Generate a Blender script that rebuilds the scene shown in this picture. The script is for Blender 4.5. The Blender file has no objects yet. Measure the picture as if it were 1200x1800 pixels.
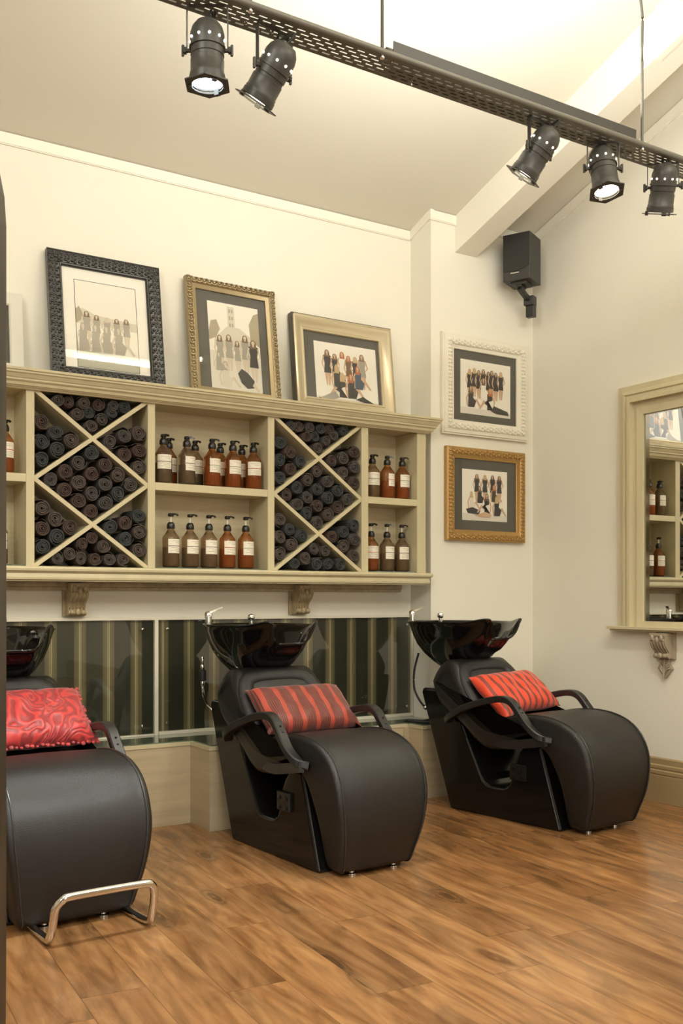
import bpy, bmesh, math, random
from mathutils import Vector, Matrix
random.seed(7)
PI = math.pi
S = bpy.context.scene
COL = S.collection

# ------------------------------------------------------------------ camera
ca = math.radians(32.456)
cam_d = bpy.data.cameras.new('camera')
cam = bpy.data.objects.new('camera', cam_d); COL.objects.link(cam)
cam.location = (-4.4017, -4.678, 1.1)
cam.rotation_euler = (PI/2, 0, -ca)
cam_d.sensor_fit = 'VERTICAL'; cam_d.sensor_height = 36; cam_d.sensor_width = 24
cam_d.lens = 1761/1800*36
cam_d.shift_y = (1055-900)/1800
cam_d.clip_start = 0.05
S.camera = cam
FW = Vector((math.sin(ca), math.cos(ca), 0)); RT = Vector((math.cos(ca), -math.sin(ca), 0)); UP = Vector((0, 0, 1))

# ------------------------------------------------------------------ world, exposure, lights
S.view_settings.view_transform = 'Standard'; S.view_settings.look = 'None'
S.view_settings.gamma = 1; S.view_settings.use_curve_mapping = False
S.view_settings.exposure = 0.50
w = bpy.data.worlds.new('world'); S.world = w; w.use_nodes = True
w.node_tree.nodes['Background'].inputs[0].default_value = (1, .95, .86, 1)
w.node_tree.nodes['Background'].inputs[1].default_value = 0.4
S.cycles.max_bounces = 8; S.cycles.diffuse_bounces = 4; S.cycles.glossy_bounces = 4
S.cycles.transmission_bounces = 6; S.cycles.transparent_max_bounces = 8
S.cycles.sample_clamp_indirect = 4.0

def area(name, loc, aim, sx, sy, power, col=(1, .93, .8)):
    d = bpy.data.lights.new(name, 'AREA'); d.shape = 'RECTANGLE'; d.size = sx; d.size_y = sy
    d.energy = power; d.color = col
    o = bpy.data.objects.new(name, d); COL.objects.link(o); o.location = loc
    o.rotation_euler = Vector(aim).to_track_quat('-Z', 'Y').to_euler()
    return o
WARM = (1, .945, .80); NEUT = (1, .968, .885)
area('fill_light', (-3.2, -5.6, 3.9), (.1, .45, -1), 3.2, 1.2, 100, NEUT)  # unseen overhead area lights added as general fill
area('front_fill_light', (-4.2, -8.9, 1.7), (.05, 1, -.05), 5.0, 2.2, 60, (1, .955, .86))  # low fill added behind the camera to lift the lower walls; no known window
area('fill_light', (-6.0, -3.6, 3.6), (.6, .5, -1), 1.2, 2.4, 75, NEUT)
area('fill_light', (-1.3, -3.6, 3.9), (0, .25, -1), 1.6, 1.6, 50, WARM)
area('uplight_tube', (-1.9, -1.97, 2.945), (0, .25, 1), 1.1, .04, 34, NEUT)

# ------------------------------------------------------------------ materials
def mat(name, col, rough=.5, metal=0, spec=.5, coat=0, trans=0, emit=None, estr=1, bump=None, var=None, ior=None, alpha=1, sheen=0):
    """bump=(scale,strength,kind)  var=(scale,amount,stretch)"""
    m = bpy.data.materials.new(name); m.use_nodes = True
    nt = m.node_tree; b = nt.nodes['Principled BSDF']
    b.inputs['Base Color'].default_value = (*col, 1); b.inputs['Roughness'].default_value = rough
    b.inputs['Metallic'].default_value = metal; b.inputs['Specular IOR Level'].default_value = spec
    b.inputs['Coat Weight'].default_value = coat; b.inputs['Transmission Weight'].default_value = trans
    b.inputs['Coat Roughness'].default_value = .05
    b.inputs['Alpha'].default_value = alpha
    if sheen: b.inputs['Sheen Weight'].default_value = sheen
    if ior: b.inputs['IOR'].default_value = ior
    if emit:
        b.inputs['Emission Color'].default_value = (*emit, 1); b.inputs['Emission Strength'].default_value = estr
    tc = nt.nodes.new('ShaderNodeTexCoord')
    if var:
        mp = nt.nodes.new('ShaderNodeMapping'); mp.inputs['Scale'].default_value = var[2] if len(var) > 2 else (1, 1, 1)
        nt.links.new(tc.outputs['Object'], mp.inputs[0])
        n = nt.nodes.new('ShaderNodeTexNoise'); n.inputs['Scale'].default_value = var[0]; n.inputs['Detail'].default_value = 5
        nt.links.new(mp.outputs[0], n.inputs[0])
        r = nt.nodes.new('ShaderNodeMapRange'); r.inputs['From Min'].default_value = .3; r.inputs['From Max'].default_value = .7
        r.inputs['To Min'].default_value = 1-var[1]; r.inputs['To Max'].default_value = 1+var[1]
        nt.links.new(n.outputs[0], r.inputs[0])
        mx = nt.nodes.new('ShaderNodeVectorMath'); mx.operation = 'SCALE'; mx.inputs[0].default_value = col
        nt.links.new(r.outputs[0], mx.inputs['Scale']); nt.links.new(mx.outputs[0], b.inputs['Base Color'])
    if bump:
        if bump[2] == 'voronoi':
            n = nt.nodes.new('ShaderNodeTexVoronoi'); out = n.outputs['Distance']
        else:
            n = nt.nodes.new('ShaderNodeTexNoise'); n.inputs['Detail'].default_value = 3; out = n.outputs[0]
        n.inputs['Scale'].default_value = bump[0]
        nt.links.new(tc.outputs['Object'], n.inputs[0])
        bp = nt.nodes.new('ShaderNodeBump'); bp.inputs['Strength'].default_value = bump[1]; bp.inputs['Distance'].default_value = .004
        nt.links.new(out, bp.inputs['Height']); nt.links.new(bp.outputs[0], b.inputs['Normal'])
    return m

def math_node(nt, op, a, b=None, clamp=False):
    n = nt.nodes.new('ShaderNodeMath'); n.operation = op; n.use_clamp = clamp
    for i, v in enumerate((a, b)):
        if v is None: continue
        if isinstance(v, (int, float)): n.inputs[i].default_value = v
        else: nt.links.new(v, n.inputs[i])
    return n.outputs[0]

M = {}
M['wall'] = mat('cream_wall_paint', (.78, .752, .645), .6, spec=.25, bump=(60, .08, 'noise'), var=(2.5, .02))
M['ceil'] = mat('ceiling_paint', (.72, .69, .59), .7, spec=.2)
M['trim'] = mat('cream_trim_paint', (.83, .80, .69), .5, spec=.3)
M['khaki'] = mat('khaki_cabinet_paint', (.56, .495, .315), .42, spec=.4, var=(14, .05, (1, 1, .15)), bump=(90, .06, 'noise'))
M['khaki_in'] = mat('khaki_board', (.58, .50, .325), .5, spec=.3, var=(20, .08, (.3, .3, 3)))
M['bronze'] = mat('bronze_corbel_paint', (.38, .30, .17), .35, spec=.5, var=(30, .2), bump=(80, .3, 'noise'))
M['taupe'] = mat('taupe_corbel_paint', (.34, .285, .20), .4, bump=(80, .3, 'noise'))
M['ply'] = mat('painted_plywood', (.47, .39, .25), .55, var=(9, .10, (.35, .35, 4)), bump=(70, .08, 'noise'))
M['stripw'] = mat('white_channel', (.72, .68, .55), .35)
M['skirt'] = mat('skirting_brown_paint', (.36, .265, .135), .4, var=(10, .06, (1, .2, 1)))
M['leather'] = mat('black_leather', (.0075, .0072, .007), .38, spec=.58, bump=(420, .35, 'voronoi'))
M['leather_side'] = mat('black_leather_side', (.010, .0095, .009), .36, spec=.6, bump=(420, .25, 'voronoi'))
M['gloss'] = mat('black_gloss_shell', (.006, .0055, .005), .12, spec=.35)
M['ceramic'] = mat('black_ceramic', (.004, .004, .004), .05, spec=.5, coat=.15)
M['armp'] = mat('black_satin_plastic', (.018, .017, .016), .36, spec=.5)
M['pipe'] = mat('leather_piping', (.03, .028, .026), .3)
M['chrome'] = mat('chrome', (.75, .73, .70), .12, metal=1)
M['rubber'] = mat('black_rubber', (.015, .015, .015), .5)
M['darkp'] = mat('matte_dark_plastic', (.035, .033, .03), .45)
M['grille'] = mat('speaker_grille_cloth', (.030, .028, .024), .8, bump=(900, .3, 'voronoi'))
M['can'] = mat('black_lamp_enamel', (.045, .042, .036), .42, spec=.5)
M['tray'] = mat('dark_steel_tray', (.155, .148, .122), .45, metal=.3)
M['rod'] = mat('steel_rod', (.08, .075, .06), .4, metal=.3)
M['bulb_w'] = mat('lamp_lens_cool', (1, 1, 1), .3, emit=(.80, .93, 1), estr=9)
M['bulb_y'] = mat('lamp_lens_warm', (1, 1, 1), .3, emit=(1, .90, .68), estr=7)
M['tube_b'] = mat('batten_tube_glass', (1, 1, 1), .3, emit=(1, .97, .88), estr=24)
M['tube'] = mat('fluorescent_tube_glass', (1, 1, 1), .3, emit=(1, .97, .88), estr=8)
M['label'] = mat('bottle_label_paper', (.80, .75, .62), .6)
M['ink'] = mat('label_ink', (.05, .045, .04), .6)
M['ink_soft'] = mat('label_print_grey', (.42, .38, .31), .6)
M['ink_red'] = mat('label_ink_red', (.45, .06, .03), .6)
M['ink_green'] = mat('label_ink_green', (.2, .26, .10), .6)
M['pump'] = mat('black_pump_plastic', (.012, .011, .010), .25)
M['stem'] = mat('clear_pump_stem', (.7, .68, .6), .3)
M['tap_red'] = mat('red_dot', (.6, .02, .01), .4)
M['socket_hole'] = mat('socket_black', (.004, .004, .004), .3)
M['post'] = mat('dark_weathered_metal', (.055, .045, .033), .42, metal=.3, var=(6, .45, (3, 3, .8)))
M['mat_dark'] = mat('charcoal_mount_board', (.085, .078, .062), .8)
M['mat_white'] = mat('white_mount_board', (.82, .79, .69), .8)
M['tile_g'] = mat('green_glass_shelf', (.10, .13, .09), .06, spec=.6, coat=.5)

# amber bottle glass
def amber(name, c, t=.9):
    return mat(name, c, .07, trans=t, ior=1.3, spec=.5)
M['glass_amber'] = amber('amber_glass', (.60, .27, .09))
M['glass_smoke'] = amber('brown_glass', (.50, .37, .23))
M['liq_grey'] = mat('grey_brown_shampoo', (.13, .10, .07), .25)
M['liq_orange'] = mat('orange_conditioner', (.36, .12, .030), .25)
M['liq_brown'] = mat('tan_shampoo', (.20, .125, .055), .25)

def glassy(name, gloss=.12, tint=(1, 1, 1), rough=.02):
    m = bpy.data.materials.new(name); m.use_nodes = True; nt = m.node_tree; nt.nodes.clear()
    o = nt.nodes.new('ShaderNodeOutputMaterial'); mx = nt.nodes.new('ShaderNodeMixShader')
    t = nt.nodes.new('ShaderNodeBsdfTransparent'); t.inputs[0].default_value = (*tint, 1)
    g = nt.nodes.new('ShaderNodeBsdfGlossy'); g.inputs['Roughness'].default_value = rough
    fr = nt.nodes.new('ShaderNodeFresnel'); fr.inputs[0].default_value = 1.5
    gm = nt.nodes.new('ShaderNodeNewGeometry')
    fac = math_node(nt, 'MULTIPLY', math_node(nt, 'MULTIPLY', fr.outputs[0], gloss, True), math_node(nt, 'SUBTRACT', 1.0, gm.outputs['Backfacing']))
    nt.links.new(fac, mx.inputs[0])
    nt.links.new(t.outputs[0], mx.inputs[1]); nt.links.new(g.outputs[0], mx.inputs[2]); nt.links.new(mx.outputs[0], o.inputs[0])
    return m
M['pic_glass'] = glassy('picture_glass', 1.2)
M['splash_glass'] = glassy('splashback_glass', 2.6, (.93, .95, .90))
M['mirror'] = mat('mirror_silver', (.82, .83, .80), .01, metal=1)
M['mirror_bevel'] = mat('mirror_bevel', (.45, .44, .38), .12, metal=1)

# wood floor --------------------------------------------------------
def floor_mat():
    m = bpy.data.materials.new('oak_plank_floor'); m.use_nodes = True; nt = m.node_tree; b = nt.nodes['Principled BSDF']
    L = nt.links.new
    tc = nt.nodes.new('ShaderNodeTexCoord')
    mp = nt.nodes.new('ShaderNodeMapping'); mp.vector_type = 'POINT'
    mp.inputs['Rotation'].default_value = (0, 0, math.radians(4.5)); mp.inputs['Location'].default_value = (.03, .31, 0)
    L(tc.outputs['Object'], mp.inputs[0])
    sp = nt.nodes.new('ShaderNodeSeparateXYZ'); L(mp.outputs[0], sp.inputs[0])
    X, Y = sp.outputs[0], sp.outputs[1]
    px = math_node(nt, 'DIVIDE', X, .185); ix = math_node(nt, 'FLOOR', px); fx = math_node(nt, 'SUBTRACT', px, ix)
    wn = nt.nodes.new('ShaderNodeTexWhiteNoise'); wn.noise_dimensions = '1D'; L(ix, wn.inputs['W'])
    oy = math_node(nt, 'ADD', math_node(nt, 'DIVIDE', Y, 1.15), math_node(nt, 'MULTIPLY', wn.outputs['Value'], 7.3))
    iy = math_node(nt, 'FLOOR', oy); fy = math_node(nt, 'SUBTRACT', oy, iy)
    cb = nt.nodes.new('ShaderNodeCombineXYZ'); L(ix, cb.inputs[0]); L(iy, cb.inputs[1])
    w2 = nt.nodes.new('ShaderNodeTexWhiteNoise'); w2.noise_dimensions = '2D'; L(cb.outputs[0], w2.inputs['Vector'])
    # per-plank shifted coordinates
    sh = nt.nodes.new('ShaderNodeVectorMath'); sh.operation = 'MULTIPLY_ADD'; sh.inputs[1].default_value = (13, 17, 9)
    L(w2.outputs['Color'], sh.inputs[0]); L(mp.outputs[0], sh.inputs[2])
    g = nt.nodes.new('ShaderNodeMapping'); g.inputs['Scale'].default_value = (17, 2.0, 1); L(sh.outputs[0], g.inputs[0])
    n1 = nt.nodes.new('ShaderNodeTexNoise'); n1.inputs['Scale'].default_value = 1; n1.inputs['Detail'].default_value = 7; n1.inputs['Distortion'].default_value = 1.2
    L(g.outputs[0], n1.inputs[0])
    g2 = nt.nodes.new('ShaderNodeMapping'); g2.inputs['Scale'].default_value = (6, 1.7, 1); L(sh.outputs[0], g2.inputs[0])
    n2 = nt.nodes.new('ShaderNodeTexNoise'); n2.inputs['Scale'].default_value = 1; n2.inputs['Detail'].default_value = 4; n2.inputs['Distortion'].default_value = 2.2
    L(g2.outputs[0], n2.inputs[0])
    # knots
    g3 = nt.nodes.new('ShaderNodeMapping'); g3.inputs['Scale'].default_value = (5.0, 1.6, 1); L(sh.outputs[0], g3.inputs[0])
    vo = nt.nodes.new('ShaderNodeTexVoronoi'); vo.inputs['Scale'].default_value = 1; L(g3.outputs[0], vo.inputs[0])
    rings = math_node(nt, 'SINE', math_node(nt, 'MULTIPLY', math_node(nt, 'ADD', vo.outputs['Distance'], math_node(nt, 'MULTIPLY', n2.outputs[0], .35)), 60))
    knot = nt.nodes.new('ShaderNodeMapRange'); knot.inputs['From Min'].default_value = .27; knot.inputs['From Max'].default_value = .04
    knot.inputs['To Min'].default_value = 0; knot.inputs['To Max'].default_value = 1; knot.clamp = True
    L(vo.outputs['Distance'], knot.inputs[0])
    cr = nt.nodes.new('ShaderNodeValToRGB'); L(n1.outputs[0], cr.inputs[0])
    e = cr.color_ramp.elements; e[0].position = .30; e[0].color = (.175, .077, .026, 1); e[1].position = .72; e[1].color = (.350, .185, .075, 1)
    x = cr.color_ramp.elements.new(.5); x.color = (.270, .130, .048, 1)
    # plank tone
    tone = nt.nodes.new('ShaderNodeMapRange'); tone.inputs['To Min'].default_value = .84; tone.inputs['To Max'].default_value = 1.22
    L(w2.outputs['Value'], tone.inputs[0])
    cloud = nt.nodes.new('ShaderNodeMapRange'); cloud.inputs['From Min'].default_value = .33; cloud.inputs['From Max'].default_value = .6
    cloud.inputs['To Min'].default_value = .70; cloud.inputs['To Max'].default_value = 1.08; cloud.clamp = True
    L(n2.outputs[0], cloud.inputs[0])
    k1 = math_node(nt, 'MULTIPLY', knot.outputs[0], math_node(nt, 'ADD', math_node(nt, 'MULTIPLY', rings, .22), .48))
    kf = math_node(nt, 'SUBTRACT', 1.0, k1)
    # seams
    ex = math_node(nt, 'MINIMUM', fx, math_node(nt, 'SUBTRACT', 1, fx)); ey = math_node(nt, 'MINIMUM', fy, math_node(nt, 'SUBTRACT', 1, fy))
    sx = math_node(nt, 'GREATER_THAN', ex, .0075); sy = math_node(nt, 'GREATER_THAN', ey, .0012)
    seam = math_node(nt, 'ADD', math_node(nt, 'MULTIPLY', math_node(nt, 'MULTIPLY', sx, sy), .38), .62)
    f = math_node(nt, 'MULTIPLY', math_node(nt, 'MULTIPLY', tone.outputs[0], cloud.outputs[0]), math_node(nt, 'MULTIPLY', kf, seam))
    mx = nt.nodes.new('ShaderNodeVectorMath'); mx.operation = 'SCALE'; L(cr.outputs[0], mx.inputs[0]); L(f, mx.inputs['Scale'])
    L(mx.outputs[0], b.inputs['Base Color'])
    b.inputs['Roughness'].default_value = .21; b.inputs['Specular IOR Level'].default_value = .45
    bp = nt.nodes.new('ShaderNodeBump'); bp.inputs['Strength'].default_value = .12; bp.inputs['Distance'].default_value = .002
    L(n1.outputs[0], bp.inputs['Height']); L(bp.outputs[0], b.inputs['Normal'])
    return m
M['floor'] = floor_mat()

# striped wallpaper -------------------------------------------------
def paper_mat():
    m = bpy.data.materials.new('striped_wallpaper'); m.use_nodes = True; nt = m.node_tree; b = nt.nodes['Principled BSDF']
    tc = nt.nodes.new('ShaderNodeTexCoord'); sp = nt.nodes.new('ShaderNodeSeparateXYZ'); nt.links.new(tc.outputs['Object'], sp.inputs[0])
    u = math_node(nt, 'FRACT', math_node(nt, 'ADD', math_node(nt, 'DIVIDE', math_node(nt, 'ADD', sp.outputs[0], 2.837), .145), 20.5))
    cr = nt.nodes.new('ShaderNodeValToRGB'); cr.color_ramp.interpolation = 'CONSTANT'; nt.links.new(u, cr.inputs[0])
    dark = (.030, .028, .020, 1); tan = (.145, .112, .068, 1); lite = (.55, .44, .28, 1); gold = (.17, .138, .085, 1)
    e = cr.color_ramp.elements; e[0].color = dark; e[1].position = .29; e[1].color = tan
    for p, c in ((.36, gold), (.460, lite), (.488, tan), (.512, lite), (.540, gold), (.64, tan), (.71, dark)):
        k = cr.color_ramp.elements.new(p); k.color = c
    nt.links.new(cr.outputs[0], b.inputs['Base Color']); b.inputs['Roughness'].default_value = .55
    return m
M['paper'] = paper_mat()

def stripe_cushion(name, base, dark, light, period, kind):
    m = bpy.data.materials.new(name); m.use_nodes = True; nt = m.node_tree; b = nt.nodes['Principled BSDF']
    tc = nt.nodes.new('ShaderNodeTexCoord'); sp = nt.nodes.new('ShaderNodeSeparateXYZ'); nt.links.new(tc.outputs['Object'], sp.inputs[0])
    u = math_node(nt, 'FRACT', math_node(nt, 'ADD', math_node(nt, 'DIVIDE', sp.outputs[0], period), 20.0))
    cr = nt.nodes.new('ShaderNodeValToRGB'); cr.color_ramp.interpolation = 'CONSTANT'; nt.links.new(u, cr.inputs[0])
    e = cr.color_ramp.elements; e[0].color = (*base, 1)
    if kind == 'pin':
        e[1].position = .30; e[1].color = (*dark, 1)
        p = .34
        for k in range(5):
            q = cr.color_ramp.elements.new(p); q.color = (*light, 1); q = cr.color_ramp.elements.new(p+.075); q.color = (*dark, 1); p += .125
        q = cr.color_ramp.elements.new(.97); q.color = (*base, 1)
    else:
        e[1].position = .55; e[1].color = (*dark, 1)
        for p, c in ((.64, light), (.74, dark), (.90, base)):
            q = cr.color_ramp.elements.new(p); q.color = (*c, 1)
    nt.links.new(cr.outputs[0], b.inputs['Base Color']); b.inputs['Roughness'].default_value = .5
    b.inputs['Sheen Weight'].default_value = .3
    n = nt.nodes.new('ShaderNodeTexNoise'); n.inputs['Scale'].default_value = 14; nt.links.new(tc.outputs['Object'], n.inputs[0])
    bp = nt.nodes.new('ShaderNodeBump'); bp.inputs['Strength'].default_value = .5; bp.inputs['Distance'].default_value = .01
    nt.links.new(n.outputs[0], bp.inputs['Height']); nt.links.new(bp.outputs[0], b.inputs['Normal'])
    return m
M['cush_pin'] = stripe_cushion('rust_pinstripe_fabric', (.40, .050, .026), (.040, .016, .012), (.22, .034, .020), .074, 'pin')
M['cush_or'] = stripe_cushion('orange_red_striped_fabric', (.72, .055, .014), (.17, .024, .012), (.24, .030, .012), .050, 'band')
def damask():
    m = bpy.data.materials.new('red_damask_fabric'); m.use_nodes = True; nt = m.node_tree; b = nt.nodes['Principled BSDF']
    tc = nt.nodes.new('ShaderNodeTexCoord')
    n = nt.nodes.new('ShaderNodeTexNoise'); n.inputs['Scale'].default_value = 7; n.inputs['Distortion'].default_value = 1.6; n.inputs['Detail'].default_value = 1
    nt.links.new(tc.outputs['Object'], n.inputs[0])
    r = math_node(nt, 'SINE', math_node(nt, 'MULTIPLY', n.outputs[0], 42))
    cr = nt.nodes.new('ShaderNodeValToRGB'); nt.links.new(math_node(nt, 'ADD', math_node(nt, 'MULTIPLY', r, .5), .5), cr.inputs[0])
    e = cr.color_ramp.elements; e[0].position = .45; e[0].color = (.29, .018, .022, 1); e[1].position = .6; e[1].color = (.52, .034, .030, 1)
    nt.links.new(cr.outputs[0], b.inputs['Base Color']); b.inputs['Roughness'].default_value = .42; b.inputs['Sheen Weight'].default_value = .3
    bp = nt.nodes.new('ShaderNodeBump'); bp.inputs['Strength'].default_value = .35; bp.inputs['Distance'].default_value = .004
    nt.links.new(r, bp.inputs['Height']); nt.links.new(bp.outputs[0], b.inputs['Normal'])
    return m
M['cush_red'] = damask()
TOWEL = [mat('charcoal_brown_towel', (.086, .068, .058), .95, spec=.1, bump=(260, .8, 'noise'), var=(40, .25)),
         mat('charcoal_grey_towel', (.075, .068, .062), .95, spec=.1, bump=(260, .8, 'noise'), var=(40, .25)),
         mat('faded_black_blue_towel', (.052, .056, .055), .95, spec=.1, bump=(260, .8, 'noise'), var=(40, .25)),
         mat('dark_brown_towel', (.074, .052, .044), .95, spec=.1, bump=(260, .8, 'noise'), var=(40, .25))]

# ------------------------------------------------------------------ mesh builder
class MB:
    def __init__(s): s.v = []; s.f = []; s.mi = []; s.mats = []
    def m(s, name):
        if name not in s.mats: s.mats.append(name)
        return s.mats.index(name)
    def add(s, vs, fs, mname, mtx=None):
        o = len(s.v); k = s.m(mname)
        for p in vs: s.v.append(tuple(mtx @ Vector(p)) if mtx else tuple(p))
        for f in fs: s.f.append([i+o for i in f]); s.mi.append(k)
    def box(s, a, b, m, mtx=None):
        (x0, y0, z0), (x1, y1, z1) = a, b
        x0, x1 = min(x0, x1), max(x0, x1); y0, y1 = min(y0, y1), max(y0, y1); z0, z1 = min(z0, z1), max(z0, z1)
        s.add([(x0, y0, z0), (x1, y0, z0), (x1, y1, z0), (x0, y1, z0), (x0, y0, z1), (x1, y0, z1), (x1, y1, z1), (x0, y1, z1)],
              [(3, 2, 1, 0), (4, 5, 6, 7), (0, 1, 5, 4), (1, 2, 6, 5), (2, 3, 7, 6), (3, 0, 4, 7)], m, mtx)
    def prism(s, poly, axis, a, b, m, mtx=None):
        """poly in the two remaining axes (order x,y,z without axis)"""
        n = len(poly)
        def P(p, t):
            if axis == 'x': return (t, p[0], p[1])
            if axis == 'y': return (p[0], t, p[1])
            return (p[0], p[1], t)
        vs = [P(p, a) for p in poly]+[P(p, b) for p in poly]
        fs = [tuple(range(n)), tuple(range(2*n-1, n-1, -1))]+[(i, i+n, (i+1) % n+n, (i+1) % n) for i in range(n)]
        s.add(vs, fs, m, mtx)
    def lathe(s, prof, m, mtx=None, n=24, caps=True):
        vs = []; fs = []
        for r, z in prof:
            for i in range(n): t = 2*PI*i/n; vs.append((r*math.cos(t), r*math.sin(t), z))
        for j in range(len(prof)-1):
            for i in range(n): fs.append((j*n+i, j*n+(i+1) % n, (j+1)*n+(i+1) % n, (j+1)*n+i))
        if caps: fs.append(tuple(range(n-1, -1, -1))); fs.append(tuple((len(prof)-1)*n+i for i in range(n)))
        s.add(vs, fs, m, mtx)
    def sweep(s, path, sec, m, closed=False, up=(0, 0, 1), caps=True, scales=None, mtx=None):
        """sec: list of (a,b) section points, a along side, b along up-ish"""
        path = [Vector(p) for p in path]; n = len(path); k = len(sec); vs = []; fs = []
        up = Vector(up)
        for i, p in enumerate(path):
            if closed: t = path[(i+1) % n]-path[i-1]
            else: t = path[min(i+1, n-1)]-path[max(i-1, 0)]
            t.normalize(); side = t.cross(up)
            if side.length < 1e-4: side = t.cross(Vector((0, 1, 0)))
            side.normalize(); u = side.cross(t).normalized()
            sc = scales[i] if scales else 1
            for a, b in sec: vs.append(tuple(p+side*a*sc+u*b*sc))
        for i in range(n if closed else n-1):
            j = (i+1) % n
            for q in range(k): fs.append((i*k+q, i*k+(q+1) % k, j*k+(q+1) % k, j*k+q))
        if caps and not closed: fs.append(tuple(range(k-1, -1, -1))); fs.append(tuple((n-1)*k+q for q in range(k)))
        s.add(vs, fs, m, mtx)
    def tube(s, path, r, m, n=10, **kw):
        s.sweep(path, [(r*math.cos(2*PI*i/n), r*math.sin(2*PI*i/n)) for i in range(n)], m, **kw)
    def ball(s, c, r, m, n=10, sc=(1, 1, 1), mtx=None):
        prof = [(max(1e-4, r*math.sin(PI*j/n)), -r*math.cos(PI*j/n)) for j in range(n+1)]
        mt = Matrix.Translation(c) @ Matrix.Diagonal((*sc, 1))
        s.lathe(prof, m, (mtx @ mt) if mtx else mt, n=n+2, caps=False)
    def build(s, name, parent=None, smooth=False, bevel=0, seg=2, auto=None):
        me = bpy.data.meshes.new(name); me.from_pydata(s.v, [], s.f); me.update()
        for n in s.mats: me.materials.append(M[n] if isinstance(n, str) else n)
        me.polygons.foreach_set('material_index', s.mi)
        bm = bmesh.new(); bm.from_mesh(me); bmesh.ops.remove_doubles(bm, verts=bm.verts, dist=1e-6)
        bmesh.ops.recalc_face_normals(bm, faces=bm.faces); bm.to_mesh(me); bm.free()
        o = bpy.data.objects.new(name, me); COL.objects.link(o)
        if parent: o.parent = parent
        if smooth:
            me.polygons.foreach_set('use_smooth', [True]*len(me.polygons))
            try: me.set_sharp_from_angle(angle=math.radians(auto or 40))
            except Exception: pass
        if bevel:
            b = o.modifiers.new('bevel', 'BEVEL'); b.width = bevel; b.segments = seg; b.limit_method = 'ANGLE'; b.angle_limit = math.radians(40)
            b.harden_normals = False
            if not smooth: pass
        return o

def tag(o, label=None, cat=None, group=None, kind=None):
    if label: o['label'] = label
    if cat: o['category'] = cat
    if group: o['group'] = group
    if kind: o['kind'] = kind
    return o
def thing(name, loc, label, cat, group=None, rz=0):
    o = bpy.data.objects.new(name, None); COL.objects.link(o); o.location = loc; o.rotation_euler = (0, 0, rz)
    o.empty_display_size = .1
    return tag(o, label, cat, group)
def copy_tree(o, parent=None):
    c = o.copy(); COL.objects.link(c)
    if parent: c.parent = parent
    for ch in list(o.children): copy_tree(ch, c)
    return c
def struct(o): o['kind'] = 'structure'; return o
def smoothcurve(pts, n=6, closed=False):
    P = [Vector(p) for p in pts]; out = []; N = len(P)
    for i in range(N if closed else N-1):
        if closed: a, b, c, d = P[i-1], P[i], P[(i+1) % N], P[(i+2) % N]
        else: a, b, c, d = P[max(i-1, 0)], P[i], P[i+1], P[min(i+2, N-1)]
        for k in range(n):
            t = k/n; out.append(.5*((2*b)+(c-a)*t+(2*a-5*b+4*c-d)*t*t+(3*b-a-3*c+d)*t**3))
    if not closed: out.append(P[-1])
    return out

# ------------------------------------------------------------------ the room
XL, YF = -8.2, -9.2
mb = MB(); mb.box((XL, YF, -.1), (.15, .35, 0), 'floor'); struct(mb.build('floor'))
mb = MB(); mb.box((XL, .2, 0), (-.805, .35, 3.32), 'wall'); struct(mb.build('wall_back'))
mb = MB(); mb.box((-.805, 0, 0), (0, .35, 3.40), 'wall'); struct(mb.build('wall_pier'))
mb = MB(); mb.box((0, YF, 0), (.15, .35, 5.2), 'wall'); struct(mb.build('wall_right'))
mb = MB(); mb.box((XL-.15, YF, 0), (XL, .35, 5.2), 'wall'); struct(mb.build('wall_left'))
mb = MB(); mb.box((XL, YF-.15, 0), (.15, YF, 5.2), 'wall'); struct(mb.build('wall_front'))
cz = lambda y: 3.388-.33*y
yr = -4.6
mb = MB(); mb.prism([(.35, cz(.35)), (yr, cz(yr)), (YF, cz(.3)), (YF, cz(.3)+.1), (yr, cz(yr)+.1), (.35, cz(.35)+.1)], 'x', XL, .15, 'ceil'); struct(mb.build('ceiling'))
# unseen panels and frame added to house the fill lights, not known fittings
for k, (lx, ly, lz, hx, hy) in enumerate(((-3.2, -5.6, 3.93, 1.65, .65), (-6.0, -3.6, 3.63, .65, 1.25), (-1.3, -3.6, 3.93, .85, .85))):
    mb = MB(); mb.box((lx-hx, ly-hy, lz), (lx+hx, ly+hy, lz+.05), 'stripw')
    zt_ = cz(ly) if ly > yr else cz(yr)-(yr-ly)*.35+.02
    for sx in (-1, 1): mb.box((lx+sx*hx*.8-.006, ly-.006, lz+.05), (lx+sx*hx*.8+.006, ly+.006, zt_), 'stripw')
    struct(mb.build('trim_%d' % (12+k)))  # added housing above each overhead fill light
mb = MB()
for a, b in (((-6.8, -9.2, .5), (-6.7, -9.1, 2.9)), ((-1.7, -9.2, .5), (-1.6, -9.1, 2.9)), ((-6.8, -9.2, .5), (-1.6, -9.1, .58)), ((-6.8, -9.2, 2.82), (-1.6, -9.1, 2.9))): mb.box(a, b, 'skirt')
struct(mb.build('fill_light_frame'))  # empty frame added around the front fill light, no real window
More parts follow.
